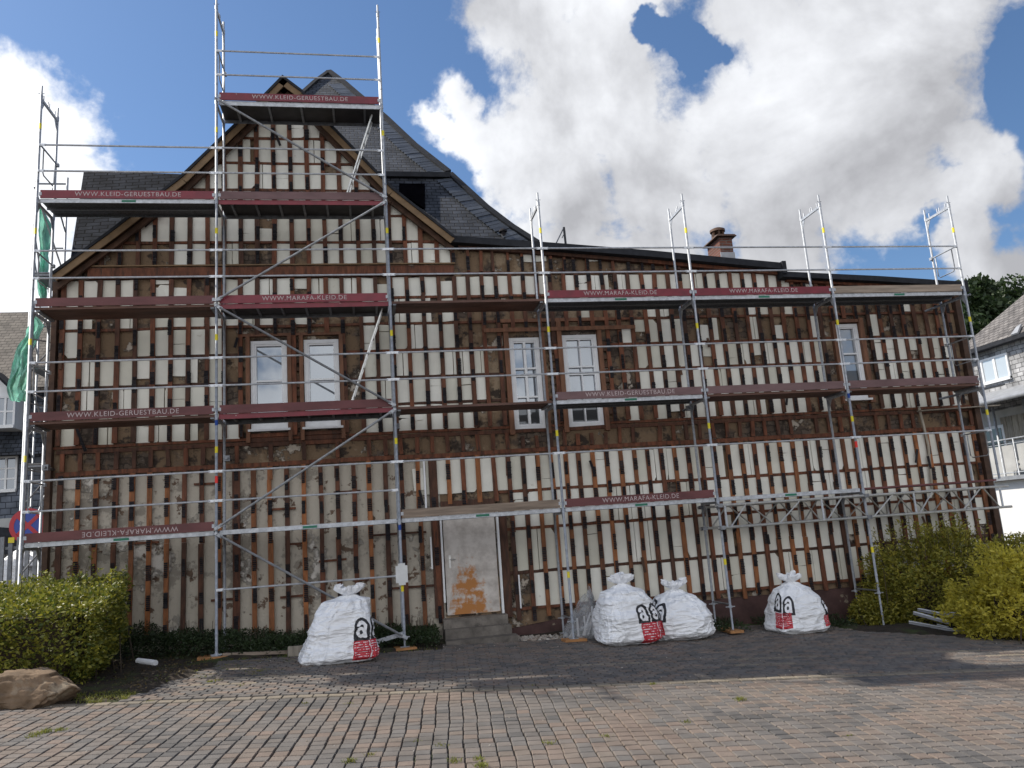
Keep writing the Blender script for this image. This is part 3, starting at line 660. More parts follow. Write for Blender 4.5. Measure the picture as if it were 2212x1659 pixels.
# hanging scraps of wood and torn felt
random.seed(3)
for (px,py,an,ln) in ((175,950,.35,.45),(410,380,-.9,.3),(325,478,-.8,.3),(130,780,0,.3),(600,300,.3,.3),(1530,340+400,.1,.2),(1280,1010,.3,.3),(1590,1130,-.3,.35),(1660,1165,.1,.2),(1850,930,.1,.25),(2010,1010,.1,.5),(1998,1130,.3,.3),(1390,1220,.15,.3),(510,740,-.3,.2),(1470,800,.2,.2),(1700,860,-.2,.3),(910,1075,.2,.3),(1980,985,-.25,.3),(2070,790,.15,.25)):
    c=at(px,py,1.04); dx,dz=math.sin(an)*ln/2,-math.cos(an)*ln/2; m_=MB(); m_.beam((c.x-dx,1.03,c.z-dz),(c.x+dx,1.05,c.z+dz),.05,.012,0,up=(0,1,0)); hp(m_.build('torn_cladding',random.choice((M['soffit'],M['scrap'],M['scrap']))))
for a_,b_,w1_,w2_ in ((at(1985,888,.99),at(2155,876,1.02),.16,.02),(at(1985,880,1.02),at(2005,960,1.05),.05,.03),(at(2005,960,1.05),at(2013,1056,1.05),.05,.03)):
    m_=MB(); m_.beam(a_,b_,w1_,w2_,0); hp(m_.build('torn_cladding',M['timber']))

# roofs of the house
rf=MB(); Y0,Y1=.80,7.0
top=[Vector((v.x,0,v.z+.02)) for v in verge]; 
def slab(a,b,y0,y1,th,m,t=.5):
    d=(b-a); nrm=Vector((-d.z,0,d.x)).normalized(); 
    q=[a,b,b-nrm*th,a-nrm*th] if nrm.z>0 else [a,b,b+nrm*th,a+nrm*th]
    rf.prism([(p_.x,y0,p_.z) for p_ in q],(0,y1-y0,0),m,t)
for a,b in zip(top,top[1:]): slab(a,b,Y0-.03,3.2,.05,0)
lower_=[p_+Vector((0,0,-.055)) for p_ in top]
for a,b in zip(lower_,lower_[1:]): slab(a,b,Y0,.83,.13,1); 
for a,b in zip(lower_,lower_[1:]): slab(a+Vector((0,0,-.01)),b+Vector((0,0,-.01)),.832,1.15,.04,2)
for a,b in zip(lower_,lower_[1:]): slab(a+Vector((0,0,-.14)),b+Vector((0,0,-.14)),.95,1.02,.10,2)
M['slateG']=slate('roof_slate',(0,2),(.030,.034,.043),(.050,.056,.069),bw=.20,bh=.13,mortar=(.010,.011,.014),slope=1.25)
hp(rf.build('gable_roof',[M['felt'],M['rake'],M['soffit']]))
rr=MB()
def rslab(pxs,y0,y1,th,drop=0):
    P_=[at(x,y,.85) for x,y in pxs]
    for a,b in zip(P_,P_[1:]):
        rr.prism([(a.x,y0,a.z),(b.x,y0,b.z),(b.x,y0,b.z-th),(a.x,y0,a.z-th)],(0,y1-y0,0),0,.5)
rslab([(972,508),(1170,522),(1400,540),(1687,567)],.85,8,.14); 
e=at(1687,567,.85); rr.prism([(e.x+.001,.80,e.z+.02),(e.x+.09,.80,e.z+.02),(e.x+.09,.80,e.z-.26),(e.x+.001,.80,e.z-.26)],(0,6,0),0,.5)
rslab([(1690,586),(1900,596),(2080,608)],.85,8,.12)
e=at(2080,608,.85); rr.prism([(e.x+.001,.82,e.z+.02),(e.x+.10,.82,e.z+.02),(e.x+.10,.82,e.z-.25),(e.x+.001,.82,e.z-.25)],(0,6,0),0,.5)
hp(rr.build('lean_to_roof',M['felt']))
ed=MB()
for pxs in ([(990,528),(1170,541),(1400,560),(1680,585)],[(1700,600),(1900,612),(2068,625)]):
    P_=[at(x,y,1.0) for x,y in pxs]
    for a,b in zip(P_,P_[1:]): ed.prism([(a.x,1.02,a.z+.06),(b.x,1.02,b.z+.06),(b.x,1.02,b.z-.07),(a.x,1.02,a.z-.07)],(0,.13,0),0)
hp(ed.build('eaves_board',M['batten']))
# chimney
ch=MB(); ch.box(11.80,12.16,4.06,4.80,6.6,8.84,0,.5); o=hp(ch.build('chimney',M['chimbr']))
c1=MB(); c1.box(11.785,12.175,4.03,4.058,6.6,8.42,0,.5); c1.build('flashing',M['lead'],o)
c2=MB(); c2.hexa([(11.70,3.96,8.85),(12.26,3.96,8.85),(12.26,4.90,8.85),(11.70,4.90,8.85),(11.74,4.0,8.91),(12.22,4.0,8.91),(12.22,4.86,8.91),(11.74,4.86,8.91)],0,.5); c2.build('chimney_cap',M['soffit'],o)
c3=MB(); cx_,cy_=11.93,4.36
for k in range(6):
    a=k*math.pi/3+.3; c3.beam((cx_+.15*math.cos(a),cy_+.15*math.sin(a),8.91),(cx_+.14*math.cos(a),cy_+.14*math.sin(a),9.13),.045,.045,0)
c3.tube([(cx_,cy_,8.91),(cx_,cy_,8.97)],.17,0,16); c3.tube([(cx_,cy_,9.10),(cx_,cy_,9.16),(cx_,cy_,9.20)],[.20,.20,.12],0,16); c3.build('chimney_cowl',M['soffit'],o)

# ------------------------------------------------------------------ slate house behind
rear=thing('slate_roofed_house','tall dark slate roof with a curved hip and dark dormer, rising behind the stripped gable','house',(3,6,0))
def rp(o): o.parent=rear; o.matrix_parent_inverse=Matrix.Translation((-3,-6,0)); return o
th1=R(52); zb=at(900,372,3.1).z; P1=Vector((0,3.1,zb)); n1=Vector((0,-math.sin(th1),math.cos(th1)))
up_px=[(710,158),(742,180),(772,206),(832,256),(895,316),(968,374),(835,372),(620,372),(600,260),(650,205),(680,178)]
rm=MB(); A=[hit(x,y,P1,n1) for x,y in up_px]; rm.prism(A,-n1*.12,0,.5)
th2=R(56); P2=Vector((0,2.95,at(900,384,2.95).z)); n2=Vector((0,-math.sin(th2),math.cos(th2)))
lo_px=[(978,384),(1050,450),(1105,492),(1160,527),(1160,545),(900,545),(700,545),(700,384)]
B=[hit(x,y,P2,n2) for x,y in lo_px]; rm.prism(B,-n2*.12,0,.5)
o=rp(rm.build('roof',M['slateG']))
hpx=MB()
ln=[hit(x,y,P1,n1)+n1*.03 for x,y in [(710,156),(742,180),(772,206),(832,256),(895,316),(968,374)]]
for a,b in zip(ln,ln[1:]): hpx.beam(a,b,.16,.08,0,.5,up=n1)
ln=[hit(x,y,P2,n2)+n2*.03 for x,y in [(972,378),(1050,450),(1105,492),(1160,527)]]
for a,b in zip(ln,ln[1:]): hpx.beam(a,b,.14,.08,0,.5,up=n2)
ln=[hit(x,y,P1,n1)+n1*.03 for x,y in [(650,205),(680,178),(710,156)]]
for a,b in zip(ln,ln[1:]): hpx.beam(a,b,.10,.06,0,.5,up=n1)
a,b=at(800,378,2.92),at(972,380,2.92); hpx.beam(a,b,.16,.12,0,.5)
rp(hpx.build('hip_flashing',M['felt']))
# bands of round-cut slates beside the hip
bd=MB()
def hipband(pxs,P_,n_,w_):
    pts=[hit(x,y,P_,n_)+n_*.012 for x,y in pxs]; L_=0
    for a,b in zip(pts,pts[1:]):
        d=(b-a); ln_=d.length; d.normalize(); side=n_.cross(d); 
        if side.x>0: side=-side
        k=0
        while k*.13<ln_:
            q=a+d*(k*.13); bd.prism([q+side*.06, q+side*w_+d*(-.05), q+side*(w_+.02)+d*.06, q+side*.06+d*.12],n_*random.uniform(.015,.03),0)
            k+=1
hipband([(742,182),(772,208),(832,258),(895,318),(966,374)],P1,n1,.42); hipband([(978,386),(1050,452),(1105,494),(1150,525)],P2,n2,.40)
rp(bd.build('hip_slates',mat('hip_slate',(.040,.046,.058),(.075,.084,.10),rough=.5,var=.3,scale=3,bump=.2)))
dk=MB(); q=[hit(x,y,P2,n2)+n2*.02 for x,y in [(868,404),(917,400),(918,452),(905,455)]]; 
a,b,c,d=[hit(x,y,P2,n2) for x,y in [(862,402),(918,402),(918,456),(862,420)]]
dk.prism([a+n2*.02,b+n2*.02,c+n2*.02,d+n2*.02],n2*.05,0,.1); rp(dk.build('dormer_opening',mat('opening_shade_black',(.002,.002,.003),rough=1,spec=0,bump=0)))  # raised slab; its black colour stands in for the shade inside the opening
vp=hit(1087,531-20,P2,n2); v_=MB(); v_.tube([vp-Vector((0,0,.1)),vp+Vector((0,-.02,.10))],.05); v_.tube([vp+Vector((0,-.02,.10)),vp+Vector((0,-.02,.13)),vp+Vector((0,-.02,.17))],[.09,.09,.03]); rp(v_.build('vent_pipe',M['scrap']))
wg=MB(); th3=R(50); P3=Vector((0,3.0,at(250,560,3.0).z)); n3=Vector((0,-math.sin(th3),math.cos(th3)))
C_=[hit(x,y,P3,n3) for x,y in [(181,369),(250,371),(390,376),(480,376),(480,600),(150,600),(152,560)]]; wg.prism(C_,-n3*.14,0,.5)
M['slateL']=slate('fish_scale_slate',(0,2),(.014,.016,.021),(.026,.029,.036),bw=.30,bh=.17,mortar=(.003,.003,.004),slope=1.3,rot=R(-9),bump=1,rough=.95)
M['slateL'].node_tree.nodes['Principled BSDF'].inputs['Specular IOR Level'].default_value=.03
rp(wg.build('wing_roof',M['slateL']))
wl=MB(); 
e=hit(152,560,P3,n3); wl.face([(e.x,e.y,e.z),(e.x,e.y,0),(e.x,9,0),(e.x,9,e.z)]); wl.face([(e.x,e.y+.3,e.z),(e.x+4,e.y+.3,e.z),(e.x+4,e.y+.3,0),(e.x,e.y+.3,0)])
rp(wl.build('wall',slate('grey_wall_slate',(1,2),(.06,.066,.078),(.08,.088,.10))))
# small bracket on the flat roof
rb=MB(); a=at(1202,524,4); b=at(1218,491,4); c=at(1222,527,4); rb.tube([a,b],.018); rb.tube([b,c],.03); rb.tube([at(1214,514,4),at(1221,500,4)],.012)
o=rb.build('roof_rail',M['galvd']); tag(o,'small dark triangular rail on the flat roof ridge right of the slate hip','rail')

# ------------------------------------------------------------------ scaffolding
SX=[-3.02,0,3.07,6.04,9.06,12.12,15.21]; DI=.75
scaf=thing('facade_scaffold','grey tube scaffold with red toe boards covering the whole house front','scaffold',(0,0,0))
def frame_mesh(z0,z1,spig,base,teeth):
    f=MB(); r=.0242
    for y in (0,DI):
        f.tube([(0,y,z0),(0,y,z1)],r,0,12)
        f.tube([(0,y,z1-.10),(0,y,z1-.02)],r+.005,0,12)
        if spig: f.tube([(0,y,z1),(0,y,z1+.17)],.019,0,10)
    f.beam((0,.02,z1-.09),(0,DI-.02,z1-.09),.03,.05,0); 
    for y,s_ in ((.02,1),(DI-.02,-1)): f.prism([(-.004,y,z1-.11),(-.004,y+s_*.13,z1-.11),(-.004,y,z1-.32)],(.008,0,0),0)
    if teeth:
        for y in (.10,.30,.36,.62): f.tube([(0,y,z1-.07),(0,y,z1+.03)],.012,0,8)
        f.tube([(-.05,0,z1+.02),(.05,0,z1+.02)],.006,0,6)
    if base: f.tube([(0,0,z0+.03),(0,DI,z0+.03)],.017,0,10)
    f.tube([(0,0,z0+.30),(0,0,z0+.34)],r+.003,0,12)
    return f.mesh('frame',M['galv'])
F_mid=frame_mesh(0,2,False,False,False); F_top=frame_mesh(0,2,True,False,True); F_base=frame_mesh(0,2,False,True,False)
tops={0:5,1:6,2:6,3:4,4:4,5:4,6:4}
tape=MB(); tape.tube([(0,0,0),(0,0,.11)],.0262,0,12); tape_me=tape.mesh('marker_tape',M['ytape'])
tr_=MB(); tr_.tube([(0,0,0),(0,0,.12)],.0262,0,12); rt_me=tr_.mesh('marker_tape',M['rtape'])
tb_=MB(); tb_.tube([(0,0,0),(0,0,.09)],.0275,0,12); bt_me=tb_.mesh('marker_tape',M['btape'])
for i,X in enumerate(SX):
    for k in range(0 if i<6 else 1, tops[i]):
        me=F_top if k==tops[i]-1 else (F_base if k==0 else F_mid)
        o=inst('frame',me,scaf,(X,0,2*k))
        if not (i==1 and k==0): inst('marker_tape',tape_me,o,(0,0,1.32 if k else .75))
        if (i,k) in ((1,1),(5,1)): inst('marker_tape',rt_me,o,(0,0,.80))
        if (i,k) in ((1,1),(2,0),(5,1)): inst('marker_tape',bt_me,o,(0,0,1.80))
# screw jacks
for i,X in enumerate(SX[:6]):
    for y in (0,DI):
        zg=gz(X,y)+.05 if i<5 else gz(X,y)
        if i in (0,1): zg=min(zg,-.02)
        jm=MB(); jm.tube([(X,y,zg),(X,y,.02)],.019,0,10); jm.box(X-.075,X+.075,y-.075,y+.075,zg,zg+.006); jm.tube([(X,y,-.03),(X,y,.01)],.038,0,8); jm.beam((X-.09,y,-.01),(X+.09,y,-.01),.02,.015,0); jm.build('screw_jack',M['galv'],scaf)
# rails
rail_me=[]
for a,b in zip(SX,SX[1:]):
    m_=MB(); Ln=b-a; z=0; y=-.03
    m_.tube([(.10,y,z),(Ln-.10,y,z)],.0168,0,10); 
    for x0,x1 in ((.0,.12),(Ln-.12,Ln)): m_.box(x0,x1,y-.006,y+.006,z-.022,z+.022)
    for x0 in (.03,Ln-.03): m_.tube([(x0,y-.02,z),(x0,.0,z)],.010,0,8)
    rail_me.append(m_.mesh('guardrail',M['railg']))
def rails(bay,lev,hs=(.5,1.0)):
    for h in hs: inst('guardrail',rail_me[bay],scaf,(SX[bay],0,lev*2+h))
rails(1,0,(1.02,))
for b_ in (0,1): rails(b_,1)
for b_ in (2,3,4,5): rails(b_,1,(1.0,))
for lv in (2,3):
    for b_ in range(6): rails(b_,lv)
rails(0,4); rails(1,4); rails(1,5)
# end guards
eg=MB()
eg.tube([(0,0,1.0),(0,DI,1.0)],.015,0,10); eg.tube([(0,.12,.98),(0,.12,.55),(0,.17,.50),(0,.58,.50),(0,.63,.55),(0,.63,.98)],.012,0,8); eg.beam((0,DI-.04,1.0),(0,DI+.04,1.0),.05,.06,0)
eg_me=eg.mesh('end_guard',M['galv'])
for i,lv in ((0,1),(0,2),(0,3),(0,4),(6,1),(6,2),(6,3),(1,5)): inst('end_guard',eg_me,scaf,(SX[i]+(.03 if i<3 else -.03),0,lv*2))
# decks
def deck(bay,lev,kind,toe=None,text=None,flip=False,tz=0):
    a,b=SX[bay]+.03,SX[bay+1]-.03; z=lev*2; d=MB()
    if kind=='steel':
        for y0,y1 in ((.05,.37),(.38,.70)):
            d.box(a,b,y0,y1,z-.022,z-.0,1); d.box(a,b,y0,y0+.006,z-.066,z-.022,0,.9); d.box(a,b,y1-.006,y1,z-.066,z-.022,1)
            n=int((b-a)/.09)
            for q in range(n): 
                x=a+.05+q*.09
                for yy in (y0+.07,y0+.15,y0+.24): d.box(x,x+.045,yy,yy+.03,z-.0265,z-.022,1)
        d.box(a+.02,b-.02,.030,.049,z-.075,z-.002,0,1)
        mats=[M['galv'],M['perf']]
    elif kind in('ply','plyred'):
        d.box(a,b,.05,.70,z-.02,z,1); d.box(a,b,.035,.049,z-.09,z-.0,0); d.box(a,b,.701,.715,z-.09,z,2)
        for q in range(7 if kind=='plyred' else 5): 
            x=a+(b-a)*(q+.5)/(7 if kind=='plyred' else 5); d.box(x-.02,x+.02,.05,.70,z-.06,z-.0205,2)
        mats=[M['red'] if kind=='plyred' else M['galv'],M['ply'],M['galvd']]
    else:
        for q in range(3): d.box(a,b,.04+q*.225,.255+q*.225,z-.045,z-.002,0)
        for x in (a+.05,b-.05): d.box(x-.03,x+.03,.05,.70,z-.075,z-.046,1)
        mats=[M['plankbr'],M['galvd']]
    o=d.build('deck',mats,scaf)
    if kind=='steel':
        s_=MB(); xm=(a+b)/2; s_.box(xm-.12,xm+.12,.024,.0295,z-.06,z-.02); s_.build('sticker',M['green'],o)
    if toe:
        tm=MB(); hgt=.15; y0=.005+tz
        c=MB(); c.box(a+.02,b-.02,y0+.0,y0+.025,z+.004,z+.004+hgt,0); 
        for x in (a+.0,b-.045): c.box(x,x+.045,y0-.004,y0+.029,z+.05,z+.11,1,.5)
        tb=c.build('toe_board',[M[toe],M['galv']],scaf)
        if text:
            cu_=bpy.data.curves.new('t','FONT'); cu_.body=text; cu_.size=.118; cu_.space_character=1.12; cu_.align_x='CENTER'; cu_.align_y='CENTER'; cu_.extrude=.001; cu_.offset=.0
            to=bpy.data.objects.new('t',cu_); dg=bpy.context.evaluated_depsgraph_get(); col.objects.link(to); bpy.context.view_layer.update(); dg=bpy.context.evaluated_depsgraph_get()
            me=bpy.data.meshes.new_from_object(to.evaluated_get(dg)); col.objects.unlink(to); bpy.data.objects.remove(to)
            me.materials.clear(); me.materials.append(M['letter']); me.name='lettering'
            lo=inst('lettering',me,tb,(a+(b-a)*(.5 if not flip else .55),y0-.003,z+.004+hgt/2),(R(90),R(180) if flip else 0,0))
    return o
KG='WWW.KLEID-GERUESTBAU.DE'; MK='WWW.MARAFA-KLEID.DE'
deck(0,4,'steel','red',KG); deck(1,4,'plyred','mauve'); deck(1,5,'ply','red',KG)
deck(0,3,'plank','redold'); deck(1,3,'plyred','red',MK); deck(2,3,'plank'); deck(3,3,'steel','red',MK); deck(4,3,'steel','red',MK); deck(5,3,'steel','plankgr')
deck(0,2,'plank','redold',KG); deck(1,2,'plyred','redold'); deck(2,2,'plank'); deck(3,2,'steel','mauve',KG); deck(4,2,'plank','mauve'); deck(5,2,'plank','mauve')
deck(0,1,'steel','redold',MK,True); deck(1,1,'steel'); deck(2,1,'steel','plankgr'); deck(3,1,'steel','redold',MK); deck(4,1,'steel'); 
lp=MB(); lp.box(SX[5]+.05,SX[6]-.05,.03,.70,1.965,2.0,0); lp.build('deck',M['redold'],scaf)
# diagonal braces in the second bay
def brace(a,b):
    m_=MB(); a=Vector(a); b=Vector(b); d=(b-a).normalized(); m_.tube([a+d*.08,b-d*.08],.0212,0,10)
    for p_,s_ in ((a,1),(b,-1)): m_.beam(p_-d*.02*s_,p_+d*.12*s_,.055,.012,0,up=(0,1,0)); m_.tube([p_+Vector((0,-.03,0)),p_+Vector((0,.04,0))],.022,0,8)
    m_.build('diagonal_brace',M['galv'],scaf)
y=-.055; A_,B_=SX[1],SX[2]
brace((A_,y,9.99),(B_,y,8.03)); brace((B_,y,7.95),(A_,y,6.04)); brace((A_,y,5.95),(B_,y,4.02)); brace((B_,y,3.94),(A_,y,2.03)); brace((A_,y,1.95),(B_+.03,y,-.02))
tl=MB(); tl.beam(at(940,1385-10,.02),(B_+.02,.02,-.02),.05,.05,0); tl.build('foot_tie',M['galv'],scaf) if False else None
ft=MB(); ft.beam((A_+1.9,.03,-.19),(B_,.03,.05),.03,.07,0); ft.build('foot_tie',M['galv'],scaf)
# lattice girders
for yy in (-.06,DI+.06):
    gd=MB(); x0,x1=8.98,15.32; zt,zb_=1.845,1.43; gd.tube([(x0,yy,zt),(x1,yy,zt)],.0242,0,12); gd.tube([(x0,yy,zb_),(x1,yy,zb_)],.0242,0,12)
    for x in (9.16,11.16,13.16,15.12): gd.tube([(x,yy,zb_),(x,yy,zt)],.021,0,10)
    for base_ in (9.16,11.16,13.16):
        L_=2.0 if base_<13 else 1.96
        xs_=[base_+.06,base_+L_*.25,base_+L_*.5-.02]; 
        xs2=[base_+.07,base_+L_*.22,base_+L_*.47,base_+L_*.53,base_+L_*.78,base_+L_-.07]
        gd.tube([(xs2[0],yy,zb_),(xs2[1],yy,zt)],.015,0,8); gd.tube([(xs2[1]+.04,yy,zt),(xs2[2],yy,zb_)],.015,0,8); gd.tube([(xs2[3],yy,zb_),(xs2[4],yy,zt)],.015,0,8); gd.tube([(xs2[4]+.04,yy,zt),(xs2[5],yy,zb_)],.015,0,8)
    gd.build('lattice_girder',M['alu'],scaf)
    for X in (SX[4],SX[5]):
        cp=MB()
        for z in (zt,zb_): cp.box(X-.05,X+.05,min(yy,yy*.3 if yy<0 else DI)-.03,max(yy,0 if yy<0 else DI)+.03,z-.035,z+.035,0)
        cp.build('coupler',M['galvd'],scaf)
# wall-anchor tubes and lower right outrigger
for p0,p1 in (((1999,672),(2096,636)),((2029,862),(2170,829))):
    t_=MB(); t_.tube([at(p0[0],p0[1],1.05),at(p1[0],p1[1],-.08)],.0242,0,10); t_.build('anchor_tube',M['galvd'],scaf)
for X,z in ((SX[1],3.3),(SX[0],3.3),(SX[4]-.1,3.85),(SX[2],3.75)):
    t_=MB(); t_.tube([(X+.05,DI-.1,z),(X+.05,1.1,z)],.0242,0,10); t_.box(X,X+.1,DI-.05,DI+.05,z-.05,z+.05); t_.build('anchor_tube',M['galvd'],scaf)
# ladders
def ladder(a,b,wd=.28):
    m_=MB(); a=Vector(a); b=Vector(b); s_=Vector((0,wd/2,0)); d=b-a
    for q in (-1,1): m_.beam(a+s_*q,b+s_*q,.025,.06,0,up=(0,1,0))
    n=int(d.length/.27)
    for k in range(1,n): c=a+d*(k/n); m_.tube([c-s_,c+s_],.014,0,8)
    m_.build('access_ladder',M['alu'],scaf)
ladder((2.25,.42,4.02),(2.93,.42,5.94)); ladder((2.27,.42,8.02),(2.88,.42,9.92))
tg=MB(); tg.box(SX[2]-.105,SX[2]+.10,-.052,-.040,.90,1.19,0); tg.box(SX[2]-.06,SX[2]+.06,-.050,-.042,.86,1.23,0); tg.build('tag_plate',mat('pale_tag_plastic',(.6,.61,.6),rough=.5,var=.1,bump=0),scaf)
# sole boards under the jacks
def sole(x,y,l_,w_,rz,label):
    z=gz(x,y); m_=MB(); m_.box(-l_/2,l_/2,-w_/2,w_/2,0,.045,t=.3); o=m_.build('sole_board',M['brown']); o.location=(x,y,z+.002); o.rotation_euler=(0,.045,rz)
    tag(o,label,'board','wooden boards under the scaffold feet')
sole(-.02,.05,.55,.30,.1,'orange-brown board under the leftmost visible scaffold foot, beside the low plants'); sole(3.07,.0,.36,.28,.15,'short orange-brown board under the scaffold foot right of the left white bag')
sole(6.05,.02,.40,.26,.1,'orange-brown board under the scaffold foot in front of the clear plastic sack'); sole(9.1,.30,1.05,.25,1.45,'long orange-brown board pointing at the wall, right of the third white bag')

# side scaffold to the left of the house
side=thing('side_scaffold','narrow grey tube scaffold at the left side of the house, hung with green netting','scaffold',(-3.7,3,0))
def sp_(o): o.parent=side; o.matrix_parent_inverse=Matrix.Translation((3.7,-3,0)); return o
def px_portal(Y,xa,xb,ztop_px,zb=0):
    a=at(xa,ztop_px,Y); b=at(xb,ztop_px+6,Y); m_=MB()
    for q in (a,b): m_.tube([(q.x,Y,zb),(q.x,Y,q.z)],.0242,0,10)
    z=a.z-.2
    while z>zb+.5:
        m_.tube([(a.x,Y,z),(b.x,Y,z)],.02,0,8); z-=2.0
    sp_(m_.build('frame',M['galv'])); return a,b
a0,b0=px_portal(2.9,78,146,378); a1,b1=px_portal(5.9,92,140,520)
sm_=MB()
for k in range(4):
    z=a0.z-2.2-2*k
    sm_.tube([(a0.x,2.9,z+1),(a1.x,5.9,z+1)],.017,0,8); sm_.tube([(a0.x,2.9,z+.5),(a1.x,5.9,z+.5)],.017,0,8); sm_.tube([(b0.x,2.9,z+1),(b1.x,5.9,z+1)],.017,0,8)
    sm_.tube([(a0.x,2.85,z+(0 if k%2 else 1.9)),(b0.x,2.85,z+(1.9 if k%2 else 0))],.017,0,8)
    sm_.tube([(SX[0]-.03,DI,z+.9),(b0.x,2.9,z+.9)],.017,0,8)
sp_(sm_.build('brace_tubes',M['galv']))
for k in range(4):
    z=a0.z-2.2-2*k; dm_=MB(); dm_.box(a0.x+.03,b0.x-.03,2.9,5.9,z-.06,z); sp_(dm_.build('deck',M['galvd']))
# ladder-like lattice on the near side
lt=MB(); xa,xb=SX[0]-.22,SX[0]-.02
def ltx(z,q): return at(0,0,1.0)
for k in range(9):
    z=.9+k*.62; lt.tube([(-3.62,1.6,z),(-3.22,1.6,z+(.5 if k%2 else -.1))],.014,0,8)
lt.tube([(-3.62,1.6,.0),(-3.62,1.6,6.6)],.02,0,8); lt.tube([(-3.22,1.6,.0),(-3.22,1.6,6.6)],.02,0,8); sp_(lt.build('lattice_mast',M['galvd']))
# nets
def net(pxs,Y,label,seed,name='debris_net',amp=.18):
    """cloth spanned between a left and a right pixel outline at depth Y"""
    rows=[]
    for k in range(len(pxs)-1):
        (ya,la,ra),(yb,lb,rb)=pxs[k],pxs[k+1]
        for q in range(10):
            f=q/10; rows.append((ya+(yb-ya)*f,la+(lb-la)*f,ra+(rb-ra)*f))
    rows.append(pxs[-1]); P=[]
    for (yy,l_,r_) in rows:
        P.append([at(l_+(r_-l_)*c/30,yy,Y)+Vector((.25*amp*noise.noise(Vector((c*.2,yy*.03,seed+5))),amp*1.2*noise.noise(Vector((c*.18+seed,yy*.015,0)))+.5*amp*noise.noise(Vector((c*.55+yy*.03,yy*.02,seed)))+.2*amp*noise.noise(Vector((c*1.3,yy*.08,seed))),0)) for c in range(31)])
    m_=MB(); m_.grid(P); o=m_.build(name,M['net']); tag(o,label,'netting','green nets on the left scaffold'); return o
net([(679,66,76),(705,62,99),(728,52,88),(765,31,66),(800,26,62),(841,21,48),(852,22,57),(867,24,57)],2.6,'pale green debris net billowing left of the scaffold, below the wooden decks',1)
net([(450,86,96),(480,90,106),(560,84,106),(590,80,104),(625,82,103),(645,85,99)],3.6,'narrow dark green debris net strip hanging above, beside the left gable eave',7)

